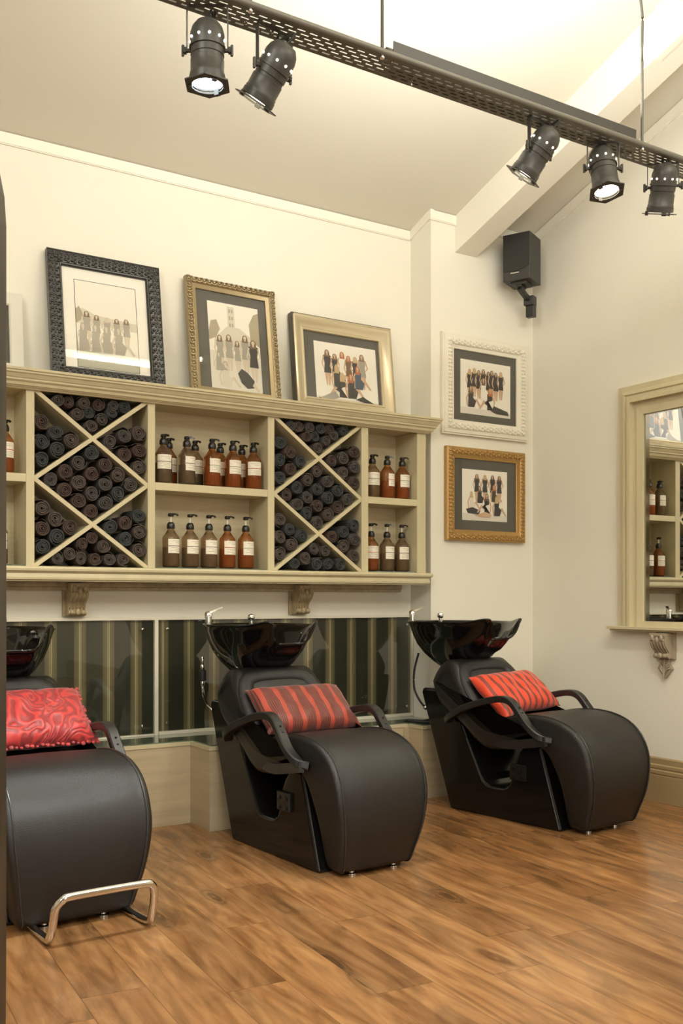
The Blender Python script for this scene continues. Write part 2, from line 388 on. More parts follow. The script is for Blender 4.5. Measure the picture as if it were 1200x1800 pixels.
# cornice boards
def cornice(name, x0, x1, y):
    mb = MB(); mb.box((x0, y-.012, cz(y)-.052), (x1, y+.005, cz(y)-.001), 'trim'); mb.box((x0, y-.008, cz(y)-.057), (x1, y+.005, cz(y)-.052), 'trim'); struct(mb.build(name))
cornice('trim_1', XL, -.817, .2)
cornice('trim_2', -.817, 0, 0)
mb = MB(); mb.prism([(.19, cz(.19)-.052), (.19, cz(.19)+.003), (-.0115, cz(-.0115)+.003), (-.0115, cz(-.0115)-.050)], 'x', -.8165, -.790, 'trim'); struct(mb.build('trim_3'))
mb = MB(); mb.prism([(-.012, cz(0)-.056), (-.012, cz(0)), (yr, cz(yr)), (yr, cz(yr)-.056)], 'x', -.014, .001, 'trim')
mb.prism([(-.012, cz(0)-.062), (-.012, cz(0)-.055), (yr, cz(yr)-.055), (yr, cz(yr)-.062)], 'x', -.009, .001, 'trim'); struct(mb.build('trim_4'))
# rafters (raked timber beams)
def rafter(name, x):
    mb = MB(); mb.prism([(.0, cz(0)-.215), (.0, cz(0)+.01), (yr, cz(yr)+.01), (yr, cz(yr)-.255)], 'x', x, x+.165, 'trim'); return struct(mb.build(name, bevel=.003))
rafter('trim_5', -.625); rafter('trim_6', -6.4)
# thicker doubled length of the rafter near the ridge
mb = MB(); mb.prism([(-1.50, cz(-1.50)-.245), (-1.50, cz(-1.5)), (-4.4, cz(-4.4)), (-4.4, cz(-4.4)-.29)], 'x', -.637, -.60, 'trim'); struct(mb.build('trim_7'))
# low boxed-in plumbing wall with its ledge
mb = MB()
mb.box((XL, -.10, 0), (-.805, .2, .383), 'ply')
mb.box((-2.375, -.325, 0), (-1.72, -.10, .383), 'ply')
mb.box((-3.60, -.325, 0), (-2.98, -.10, .383), 'ply')
mb.box((-1.045, -.24, 0), (-.50, 0, .383), 'ply')
mb.box((-1.078, -.10-.012, 0), (-1.045, .0, .383), 'ply')
struct(mb.build('wall_low_ledge'))
mb = MB()
for a, b in (((XL, -.104), (-.805, .2)), ((-2.379, -.329), (-1.716, -.104)), ((-3.604, -.329), (-2.976, -.104)), ((-1.049, -.244), (-.496, -.0))):
    mb.box((a[0], a[1], .383), (b[0], b[1], .402), 'khaki')
struct(mb.build('trim_8', bevel=.0015))
mb = MB()
for a, b in (((XL, -.088), (-.83, .17)), ((-2.36, -.31), (-1.735, -.088)), ((-3.585, -.31), (-2.995, -.088)), ((-1.03, -.225), (-.82, -.03))):
    mb.box((a[0], a[1], .402), (b[0], b[1], .407), 'tile_g')
struct(mb.build('trim_9'))
# wallpaper panel behind the glass, white channels around it
mb = MB(); mb.box((XL, .185, .415), (-.818, .2, .998), 'paper'); struct(mb.build('trim_10'))
mb = MB(); mb.box((XL, .165, .998), (-.812, .2, 1.012), 'stripw'); mb.box((-2.432, .163, .407), (-.812, .2, .424), 'stripw'); mb.box((XL, .168, .407), (-2.455, .2, .415), 'stripw')
mb.box((-2.456, .160, .407), (-2.436, .2, .998), 'stripw'); mb.box((-.822, .168, .42), (-.812, .2, .998), 'stripw'); struct(mb.build('trim_11', bevel=.001))
# right wall skirting
def skirt(name, x0, y0, y1):
    pr = [(0, 0), (-.022, 0), (-.022, .142), (-.020, .150), (-.024, .156), (-.024, .172), (-.016, .178), (-.020, .186), (-.020, .200), (-.012, .206), (-.012, .236), (-.004, .243), (0, .243)]
    mb = MB(); mb.prism(pr, 'y', y0, y1, 'skirt'); return struct(mb.build(name))
skirt('baseboard_right', 0, YF, 0)

# glass splashback panels
def splash(x0, x1, screws, label):
    t = thing('splashback_panel', ((x0+x1)/2, .172, .42), label, 'glass panel')
    c = (x0+x1)/2
    mb = MB(); mb.box((x0-c, -.003, 0), (x1-c, .003, .575), 'splash_glass'); mb.build('glass_pane', t)
    for sx, sz in screws:
        mb = MB(); mt = Matrix.Translation((sx-c, -.004, sz-.42)) @ Matrix.Rotation(PI/2, 4, 'X')
        mb.lathe([(.0085, 0), (.0085, .003), (.006, .007), (.002, .008)], 'chrome', mt, n=12); mb.build('screw', t, smooth=True)
splash(-4.75, -2.458, [(-2.52, .952), (-2.52, .46)], 'long glass splashback panel behind the leftmost basin, left of the white divider strip')
splash(-2.434, -.824, [(-2.385, .952), (-2.385, .468), (-.86, .955), (-.86, .468)], 'glass splashback panel over striped wallpaper, right of the white divider strip')

# ------------------------------------------------------------------ wall cabinet with towel racks
CX0 = -3.70
cab = thing('wall_cabinet', (-2.28, .2, 1.257), 'long khaki open wall cabinet with diamond towel racks and bottle shelves', 'cabinet')
def P(x, y, z): return (x+2.28, y-.2, z-1.257)
ZB, ZT, ZM0, ZM1 = 1.257, 2.072, 1.642, 1.680
YC = -.033
def pbox(mb, a, b, m): mb.box(P(*a), P(*b), m)
mb = MB(); pbox(mb, (CX0, .182, ZB), (-.89, .198, ZT), 'khaki_in'); mb.build('back_panel', cab)
ups = [(-3.158, -3.120), (-2.570, -2.532), (-1.905, -1.866), (-1.315, -1.270)]
for a, b in ups:
    mb = MB(); pbox(mb, (a, YC, ZB), (b, .182, ZT), 'khaki'); mb.build('upright', cab, bevel=.0015)
mb = MB(); pbox(mb, (-.93, YC, ZB), (-.868, .198, ZT), 'khaki')
pbox(mb, (-.868, YC+.004, ZB), (-.863, YC+.02, ZB+.08), 'khaki'); pbox(mb, (-.868, YC+.004, ZT-.10), (-.863, YC+.02, ZT), 'khaki')
mb.build('end_panel', cab, bevel=.002)
mb = MB(); pbox(mb, (CX0, YC, ZB), (CX0+.04, .182, ZT), 'khaki'); mb.build('end_panel', cab)
for a, b in ((CX0+.04, -3.158), (-2.532, -1.905), (-1.270, -.93)):
    mb = MB(); pbox(mb, (a, YC+.001, ZM0), (b, .182, ZM1), 'khaki'); mb.build('shelf', cab, bevel=.0015)
    mb = MB(); pbox(mb, (a+.001, YC+.012, ZB+.001), (b-.001, .18, ZB+.006), 'tile_g'); g = mb.build('shelf_liner', cab); g['label'] = 'thin green glass sheet on the bottom shelf'
mb = MB(); pbox(mb, (CX0, YC, ZT), (-.868, .198, ZT+.03), 'khaki'); mb.build('top_board', cab)
mb = MB(); pbox(mb, (CX0, YC, ZB-.02), (-.868, .198, ZB), 'khaki'); mb.build('bottom_board', cab)
def mould(prof, name, xr):
    """profile (outward, z); runs along the front with a mitred return on the right end"""
    mb = MB(); n = len(prof); vs = []
    for d, z in prof: vs.append(P(CX0, YC-d, z))
    for d, z in prof: vs.append(P(xr+d, YC-d, z))
    for d, z in prof: vs.append(P(xr+d, .198 if xr < -.9 else -.003, z))
    fs = [tuple(range(n))]
    for k in (0, 1):
        for i in range(n): fs.append((k*n+i, k*n+(i+1) % n, (k+1)*n+(i+1) % n, (k+1)*n+i))
    fs.append(tuple(range(3*n-1, 2*n-1, -1)))
    mb.add(vs, fs, 'khaki'); return mb.build(name, cab)
mould([(0, 2.064), (.012, 2.064), (.018, 2.070), (.024, 2.073), (.026, 2.076), (.032, 2.078), (.036, 2.090), (.046, 2.098), (.046, 2.106), (.050, 2.108), (.060, 2.124), (.066, 2.128), (.066, 2.136), (.072, 2.139), (.072, 2.150), (0, 2.150)], 'crown_moulding', -.868)
mould([(0, 1.188), (.006, 1.188), (.006, 1.194), (.016, 1.196), (.018, 1.206), (.015, 1.224), (.022, 1.230), (.030, 1.236), (.032, 1.246), (.028, 1.254), (.02, 1.257), (0, 1.257)], 'base_moulding', -.868)
mb = MB(); pbox(mb, (CX0, YC+.003, 2.085), (-.870, .19, 2.1495), 'khaki'); pbox(mb, (CX0, YC+.003, 1.19), (-.87, .19, 1.237), 'khaki'); mb.build('carcass_filler', cab)
mb = MB(); pbox(mb, (CX0, .150, 1.165), (-.905, .2, 1.19), 'bronze'); pbox(mb, (CX0, .158, 1.148), (-.905, .2, 1.165), 'bronze'); mb.build('under_rail', cab, bevel=.002)
# diagonal slats
zc1, zc2 = (ZT+1.661)/2, (ZB+1.661)/2
def slat(x0, z0, x1, z1, off):
    d = Vector((x1-x0, z1-z0)).normalized(); nx, nz = -d.y*.0095, d.x*.0095
    mb = MB(); pr = [(x0+nx, z0+nz), (x1+nx, z1+nz), (x1-nx, z1-nz), (x0-nx, z0-nz)]
    pr = [(a+2.28, b-1.257) for a, b in pr]
    mb.prism(pr, 'y', YC+.003+off-.2, .182-.2, 'khaki'); mb.build('diagonal_slat', cab)
RACKS = [(-3.120, -2.570), (-1.866, -1.315)]
for a, b in RACKS:
    h = (b-a); s = (ZT-ZB)/2
    slat(a, ZT, b, 1.661, 0); slat(a, 1.661, b, ZT, .0004); slat(a, 1.661, b, ZB, 0); slat(a, ZB, b, 1.661, .0004)
# corbels
def corbel(x, depth, wid, h, parent_name, loc, label, rz=0, tip=False, name='corbel'):
    CM = 'taupe' if tip else 'bronze'
    c = thing(name, loc, label, 'corbel', rz=rz)
    # local: x width, -y outward, z down from 0
    mb = MB(); mb.box((-wid/2-.012, -.018, -h), (wid/2+.012, 0, 0), CM); mb.build('back_plate', c, bevel=.002)
    pr = [(0, -.004), (-depth, -.004), (-depth, -.02), (-depth+.006, -.03), (-depth*.98, -.05), (-depth*.86, -.075), (-depth*.60, -.10), (-depth*.50, -h*.78), (-depth*.62, -h*.82), (-depth*.66, -h*.90), (-depth*.55, -h*.97), (-.018, -h*.97), (0, -h*.97)]
    pr = [(p.x, p.y) for p in smoothcurve([(a, b, 0) for a, b in pr[1:11]], 4)]+[(0, -h*.97), (0, -.004)]
    mb = MB(); mb.prism(pr, 'x', -wid/2, wid/2, CM)
    for k in range(5):     # reeded front
        xx = -wid/2+wid*(k+.5)/5
        mb.tube([(xx, a-.001, b) for a, b in pr[6:30]], .0045, CM, n=6)
    for k in range(3):
        xx = -wid*.3+wid*.3*k
        mb.ball((xx, -depth-.002, -.030-.012*(k == 1)), .011, CM, 6, (1, .5, 1.5))
        mb.ball((xx, -depth*.66, -h*.87), .012, CM, 6, (1, .6, 1))
    mb.ball((0, -depth*.66-.004, -h*.86), .012, CM, 6, (1, .6, 1.3))
    mb.build('scroll_body', c, smooth=True)
    if tip:
        mb = MB()
        mb.prism([(-.03, -h), (.03, -h), (.022, -h-.02), (.046, -h-.052), (0, -h-.105), (-.046, -h-.052), (-.022, -h-.02)], 'y', -.022, 0, CM)
        for s in (-1, 1):
            for q in range(3): mb.tube([(0, -.024, -h-.085+q*.01), (s*.022, -.03, -h-.055+q*.012), (s*(.042-.006*q), -.02, -h-.045+q*.012)], .004, CM, n=6)
        mb.tube([(0, -.024, -h), (0, -.03, -h-.1)], .005, CM, n=6)
        mb.build('leaf_tip', c, smooth=True)
    return c
corbel(0, .115, .088, .166, '', (-2.868, .199, 1.186), 'scrolled bronze corbel under the wall cabinet, below the left towel rack')
corbel(0, .115, .088, .166, '', (-1.598, .199, 1.186), 'scrolled bronze corbel under the wall cabinet, below the right towel rack')

# ------------------------------------------------------------------ rolled towels
def towel_mesh(seed, mt):
    rnd = random.Random(seed); turns = 3.4; n = int(turns*14); R = .0405; th = R/turns*.84
    mb = MB(); k = 8; vs = []; fs = []
    ph = rnd.random()*6.28; squash = rnd.uniform(.90, 1.0)
    Ly = .165
    for i in range(n+1):
        u = i/n; a = ph+turns*2*PI*u; r = .004+(R-th*.5-.004)*u
        r *= 1+.03*math.sin(3*a+seed)
        lip = .004*math.sin(a*1.3+seed)
        sec = [(-th*.5, Ly), (-th*.5, .006+lip), (-th*.25, .001+lip), (th*.25, .001+lip), (th*.5, .006+lip), (th*.5, Ly), (th*.2, Ly+.002), (-th*.2, Ly+.002)]
        for d, y in sec:
            rr = max(.001, r+d); vs.append((rr*math.cos(a), y, rr*math.sin(a)*squash))
    for i in range(n):
        for q in range(k): fs.append((i*k+q, i*k+(q+1) % k, (i+1)*k+(q+1) % k, (i+1)*k+q))
    fs.append(tuple(range(k))); fs.append(tuple(n*k+q for q in range(k-1, -1, -1)))
    mb.add(vs, fs, mt)
    # loose flap at the end of the roll
    a = ph+turns*2*PI; r = R-.001
    fl = []
    for y in (.004, Ly):
        for t in range(4):
            aa = a+t*.22; fl.append(((r+.0015*t)*math.cos(aa), y, (r+.0015*t)*math.sin(aa)*squash))
            fl.append(((r+.0015*t-.0025)*math.cos(aa), y, (r+.0015*t-.0025)*math.sin(aa)*squash))
    mb.add(fl, [(2*i, 2*i+2, 2*i+10, 2*i+8) for i in range(3)]+[(2*i+1, 2*i+9, 2*i+11, 2*i+3) for i in range(3)]+[(2*i, 2*i+1, 2*i+3, 2*i+2) for i in range(3)]+[(6, 7, 15, 14)], mt)
    o = mb.build('rolled_towel', smooth=True)
    me = o.data; bpy.data.objects.remove(o); return me
TM = [towel_mesh(s, s % 4) if False else None for s in range(0)]
TMESH = []
for s in range(12):
    M['_tw'] = TOWEL[s % 4]; TMESH.append(towel_mesh(s*3+1, '_tw'))
# centres of the rolls seen in each compartment: (x, z) on the cabinet's front plane
TOWELS = [{'top': [(-3.028, 2.026), (-2.975, 1.989), (-2.934, 2.029), (-2.866, 2.027), (-2.927, 1.961), (-2.871, 1.973), (-2.797, 2.005), (-2.81, 1.946), (-2.742, 1.991), (-2.699, 2.032), (-2.864, 1.921)], 'upper left': [(-3.089, 1.912), (-3.023, 1.859), (-3.089, 1.823), (-2.954, 1.835), (-3.023, 1.789), (-3.084, 1.746)], 'upper right': [(-2.694, 1.891), (-2.612, 1.915), (-2.755, 1.854), (-2.606, 1.827), (-2.684, 1.796), (-2.606, 1.747)], 'centre': [(-2.852, 1.797), (-2.918, 1.744), (-2.98, 1.697), (-2.785, 1.735), (-3.037, 1.646), (-2.854, 1.679), (-2.737, 1.67), (-2.663, 1.652), (-2.975, 1.598), (-2.91, 1.633), (-2.8, 1.622), (-2.857, 1.59), (-2.729, 1.592), (-2.913, 1.546), (-2.795, 1.548), (-2.849, 1.509)], 'lower left': [(-3.082, 1.521), (-3.018, 1.466), (-3.082, 1.425), (-2.954, 1.433), (-3.021, 1.376), (-3.079, 1.329)], 'lower right': [(-2.681, 1.467), (-2.617, 1.497), (-2.745, 1.436), (-2.614, 1.416), (-2.679, 1.377), (-2.609, 1.327)], 'bottom': [(-2.93, 1.343), (-2.859, 1.335), (-2.797, 1.342), (-3.025, 1.276), (-2.971, 1.275), (-2.905, 1.279), (-2.842, 1.278), (-2.775, 1.284), (-2.704, 1.285)]}, {'top': [(-1.773, 2.035), (-1.702, 2.032), (-1.647, 2.032), (-1.71, 1.981), (-1.619, 1.987), (-1.565, 2.015), (-1.509, 1.996), (-1.457, 2.033), (-1.658, 1.95), (-1.563, 1.951), (-1.596, 1.919)], 'upper left': [(-1.824, 1.929), (-1.756, 1.88), (-1.824, 1.833), (-1.699, 1.835), (-1.759, 1.788), (-1.818, 1.748)], 'upper right': [(-1.5, 1.861), (-1.425, 1.882), (-1.358, 1.921), (-1.355, 1.828), (-1.417, 1.799), (-1.346, 1.752)], 'centre': [(-1.61, 1.791), (-1.666, 1.737), (-1.735, 1.692), (-1.529, 1.741), (-1.781, 1.652), (-1.602, 1.693), (-1.474, 1.688), (-1.408, 1.658), (-1.715, 1.603), (-1.66, 1.642), (-1.54, 1.648), (-1.588, 1.595), (-1.477, 1.603), (-1.647, 1.554), (-1.534, 1.562), (-1.588, 1.513)], 'lower left': [(-1.818, 1.518), (-1.767, 1.468), (-1.824, 1.415), (-1.707, 1.418), (-1.767, 1.379), (-1.821, 1.335)], 'lower right': [(-1.42, 1.464), (-1.358, 1.488), (-1.483, 1.425), (-1.355, 1.415), (-1.414, 1.376), (-1.358, 1.329)], 'bottom': [(-1.624, 1.363), (-1.523, 1.352), (-1.743, 1.289), (-1.666, 1.291), (-1.594, 1.287), (-1.517, 1.289), (-1.443, 1.29)]}]
def inside(rack, comp):
    a, b = RACKS[rack]; L = []
    c = (a+b)/2
    def line(p, q, side):   # keep on side of line
        d = Vector((q[0]-p[0], q[1]-p[1])).normalized(); n = Vector((-d.y, d.x))*side
        return (Vector(p)+n*.0095, n)
    A, B, Cc, D = (a, ZT), (b, 1.661), (a, 1.661), (b, ZT); E_, F_ = (a, ZB), (b, ZB)
    d1 = (A, B); d2 = (Cc, D); d3 = (Cc, F_); d4 = (E_, B)
    if comp == 'top': L = [line(*d1, 1), line(*d2, 1), (Vector((a, ZT)), Vector((0, -1)))]
    if comp == 'upper left': L = [line(*d1, -1), line(*d2, 1), (Vector((a, 0)), Vector((1, 0)))]
    if comp == 'upper right': L = [line(*d1, 1), line(*d2, -1), (Vector((b, 0)), Vector((-1, 0)))]
    if comp == 'centre': L = [line(*d1, -1), line(*d2, -1), line(*d3, 1), line(*d4, 1)]
    if comp == 'lower left': L = [line(*d3, -1), line(*d4, 1), (Vector((a, 0)), Vector((1, 0)))]
    if comp == 'lower right': L = [line(*d3, 1), line(*d4, -1), (Vector((b, 0)), Vector((-1, 0)))]
    if comp == 'bottom': L = [line(*d3, -1), line(*d4, -1), (Vector((a, ZB)), Vector((0, 1)))]
    return L
rnd = random.Random(5)
ORD = ['first', 'second', 'third', 'fourth', 'fifth', 'sixth', 'seventh', 'eighth']
WHERE = {'top': 'top triangle', 'upper left': 'upper left triangle', 'upper right': 'upper right triangle', 'centre': 'centre diamond', 'lower left': 'lower left triangle', 'lower right': 'lower right triangle', 'bottom': 'bottom triangle'}
for rack, comps in enumerate(TOWELS):
    side = ('left', 'right')[rack]
    for comp, pts in comps.items():
        L = inside(rack, comp); Q = [Vector(p) for p in pts]; R = .0392
        for it in range(140):
            for i in range(len(Q)):
                for j in range(i+1, len(Q)):
                    d = Q[j]-Q[i]; l = max(d.length, 1e-5)
                    if l < 2*R: s = d/l*(2*R-l)*.5; Q[i] -= s; Q[j] += s
                for p, n in L:
                    e = (Q[i]-p).dot(n)
                    if e < R: Q[i] += n*(R-e)
        Rm = min([((Q[i]-Q[j]).length)/2 for i in range(len(Q)) for j in range(i)]+[R])
        Q.sort(key=lambda q: -q.y)
        rows = []
        for q in Q:
            if rows and rows[-1][0].y-q.y < .030: rows[-1].append(q)
            else: rows.append([q])
        for ri, row in enumerate(rows):
            row.sort(key=lambda q: q.x)
            for ci, q in enumerate(row):
                k = rnd.randrange(12)
                o = bpy.data.objects.new('rolled_towel', TMESH[k]); COL.objects.link(o)
                e = min((q-p).dot(n) for p, n in L)
                nn = min((q-p).length for p in Q if p is not q)/2
                sc = min(1.0, max(.84, min(e, nn)*1.03/.0405))
                o.scale = (sc, 1, sc)
                o.location = (q.x, YC+.006+rnd.uniform(0, .010), q.y); o.rotation_euler = (0, rnd.uniform(0, 6.28), 0)
                tone = ('brown', 'charcoal', 'blue-black', 'dark-brown')[k % 4]
                rn = 'top row' if ri == 0 else ('bottom row' if ri == len(rows)-1 else ORD[ri]+' row down')
                cn = 'alone' if len(row) == 1 else ('leftmost' if ci == 0 else ('rightmost' if ci == len(row)-1 else ORD[ci]+' from left'))
                tag(o, '%s rolled towel, %s, %s, %s, %s rack' % (tone, rn, cn, WHERE[comp], side), 'towel',
                    'rolled towels in the %s of the %s towel rack' % (WHERE[comp], side))

# ------------------------------------------------------------------ bottles
def bottle(x, y, z, liq, ink, face, up, label, group, fill=.62):
    t = thing('pump_bottle', (x, y, z+.0005), label, 'bottle', group)
    r = .0425
    prof = [(.030, 0), (.038, .003), (r, .010), (r, .150), (r-.003, .158), (r-.011, .168), (.022, .182), (.0165, .190), (.0165, .202)]
    mb = MB(); mb.lathe(prof, 'glass_amber' if liq == 'liq_orange' else 'glass_smoke', n=28); mb.build('bottle_body', t, smooth=True, auto=60)
    k = r-.0028
    mb = MB(); mb.lathe([(.030, .005), (.036, .007), (k, .013), (k, .165*fill), (k-.001, .166*fill)], liq, n=24); mb.build('liquid', t, smooth=True)
    # label
    mb = MB(); a0 = face-.95; a1 = face+.95; n = 14
    def patch(b0, b1, z0, z1, rr, m, s=n):
        vs = []
        for i in range(s+1):
            a = b0+(b1-b0)*i/s
            vs += [(rr*math.cos(a), rr*math.sin(a), z0), (rr*math.cos(a), rr*math.sin(a), z1)]
        mb.add(vs, [(2*i, 2*i+2, 2*i+3, 2*i+1) for i in range(s)], m)
    patch(a0, a1, .072, .143, r+.0007, 'label'); patch(a0+.0, a1, .1065, .1095, r+.0011, ink)
    for q, (zz, w0, w1) in enumerate(((.132, .2, .75), (.124, .2, .55), (.098, .15, .8), (.091, .15, .6), (.084, .15, .85), (.078, .15, .5))):
        patch(a0+1.9*(1-w1), a0+1.9*(1-w0), zz, zz+.0022, r+.0011, 'ink_soft', 5)
    mb.build('label', t, smooth=True)
    mb = MB(); mb.lathe([(.0195, .196), (.0205, .199), (.0205, .214), (.0175, .222), (.014, .228), (.010, .230)], 'pump', n=18)
    h = .030 if up else .004
    z1 = .228+h
    mb.lathe([(.004, .228), (.004, z1+.002)], 'stem', n=8)
    mb.lathe([(.013, z1), (.0145, z1+.002), (.0145, z1+.012), (.011, z1+.016), (.004, z1+.017)], 'pump', n=16)
    c, s = math.cos(face+.5), math.sin(face+.5)
    mb.sweep([(0, 0, z1+.010), (c*.022, s*.022, z1+.012), (c*.034, s*.034, z1+.009), (c*.037, s*.037, z1+.003)], [(-.006, -.004), (.006, -.004), (.005, .004), (-.005, .004)], 'pump')
    mb.build('pump', t, smooth=True)
    return t
G1 = 'bottles on the middle shelf between the towel racks'; G2 = 'bottles on the bottom shelf between the towel racks'
FC = -PI/2-.35
for i, (x, liq, ink, fc, lab) in enumerate((
    (-2.466, 'liq_grey', 'ink', FC+.15, 'dark grey-brown pump bottle, first from the left, upper shelf between the racks'),
    (-2.340, 'liq_grey', 'ink', FC+.75, 'dark grey-brown pump bottle with turned label, second from left, upper shelf between the racks'),
    (-2.200, 'liq_orange', 'ink_green', FC+.6, 'amber pump bottle with a green label line, third from left, upper shelf between the racks'),
    (-2.082, 'liq_orange', 'ink_green', FC+.45, 'amber pump bottle with a green label line, fourth from left, upper shelf between the racks'),
    (-1.962, 'liq_orange', 'ink_red', FC+.1, 'amber pump bottle with a red label line, rightmost on the upper shelf between the racks'))):
    bottle(x, .022, ZM1, liq, ink, fc, False, lab, G1)
for x, liq, lab in ((-2.395, 'liq_orange', 'amber pump bottle in the back row, half hidden behind the first bottle, upper shelf'),
                    (-2.249, 'liq_grey', 'dark pump bottle in the back row, peeking out right of the second bottle, upper shelf'),
                    (-2.105, 'liq_orange', 'amber pump bottle in the back row, mostly hidden by the third bottle, upper shelf'),
                    (-1.978, 'liq_orange', 'amber pump bottle in the back row, mostly hidden by the fourth bottle, upper shelf')):
    bottle(x, .125, ZM1, liq, 'ink', FC+.2, False, lab, G1)
ZBL = ZB+.0065
for x, liq, ink, fc, lab in ((-2.415, 'liq_brown', 'ink', FC+.6, 'tan pump bottle, first from the left on the bottom shelf between the racks'),
    (-2.310, 'liq_brown', 'ink', FC+.55, 'tan pump bottle, second from the left on the bottom shelf between the racks'),
    (-2.205, 'liq_brown', 'ink', FC+.5, 'tan pump bottle in the middle of the five on the bottom shelf between the racks'),
    (-2.100, 'liq_orange', 'ink_red', FC+.5, 'amber pump bottle with a red label line, fourth on the bottom shelf between the racks'),
    (-1.993, 'liq_orange', 'ink_green', FC+.55, 'amber pump bottle, rightmost of five on the bottom shelf between the racks')):
    bottle(x, .05, ZBL, liq, ink, fc, True, lab, G2)
for x, liq, ink, fc, lab in ((-1.193, 'liq_brown', 'ink', FC+.15, 'tan pump bottle, leftmost on the upper right-end shelf, partly behind the upright'),
    (-1.090, 'liq_orange', 'ink_red', FC+.9, 'amber pump bottle with label turned right, middle of the upper right-end shelf'),
    (-.984, 'liq_orange', 'ink', FC+.45, 'amber pump bottle, rightmost on the upper right-end shelf')):
    bottle(x, .04, ZM1, liq, ink, fc, False, lab, 'bottles on the upper right-end shelf')
for x, liq, ink, fc, lab in ((-1.195, 'liq_orange', 'ink_red', FC+.3, 'amber pump bottle, leftmost on the lower right-end shelf, partly behind the upright'),
    (-1.085, 'liq_brown', 'ink', FC+.55, 'tan pump bottle, middle of the lower right-end shelf'),
    (-.980, 'liq_brown', 'ink', FC+.4, 'tan pump bottle, rightmost on the lower right-end shelf')):
    bottle(x, .05, ZBL, liq, ink, fc, True, lab, 'bottles on the lower right-end shelf')
bottle(-3.236, .04, ZM1, 'liq_orange', 'ink_red', FC+.3, False, 'amber pump bottle cut off at the far left, upper shelf left of the racks', 'bottles on the far left shelves')
bottle(-3.262, .05, ZBL, 'liq_brown', 'ink', FC+.3, True, 'tan pump bottle cut off at the far left, bottom shelf left of the racks', 'bottles on the far left shelves')

# ------------------------------------------------------------------ framed photographs
PC = {}
def pcol(n, c, r=.6):
    M[n] = mat(n, c, r)
pcol('print_white', (.80, .76, .66)); pcol('print_cream', (.70, .64, .52)); pcol('print_sky', (.78, .75, .64)); pcol('print_grass', (.42, .41, .31)); pcol('print_hedge', (.36, .31, .20))
pcol('print_black', (.030, .026, .022)); pcol('print_brown', (.16, .09, .045)); pcol('print_red', (.40, .12, .03)); pcol('print_blonde', (.52, .38, .18)); pcol('print_skin', (.55, .36, .22)); pcol('print_grey', (.33, .30, .24))
pcol('print_faded', (.34, .31, .25)); pcol('print_faded_skin', (.58, .50, .38)); pcol('print_stone', (.60, .56, .44)); pcol('print_blue', (.05, .07, .11)); pcol('print_ground', (.66, .62, .52))
pcol('frame_black', (.022, .021, .020), .22); pcol('frame_gold', (.42, .255, .085), .34); pcol('frame_antique', (.32, .25, .14), .35); pcol('frame_champagne', (.55, .47, .32), .28); pcol('frame_white', (.76, .72, .60), .45); pcol('frame_silver', (.66, .64, .55), .45)
pcol('frame_dark', (.06, .045, .03), .3)
for k in ('frame_gold', 'frame_antique', 'frame_champagne'):
    M[k].node_tree.nodes['Principled BSDF'].inputs['Metallic'].default_value = .55

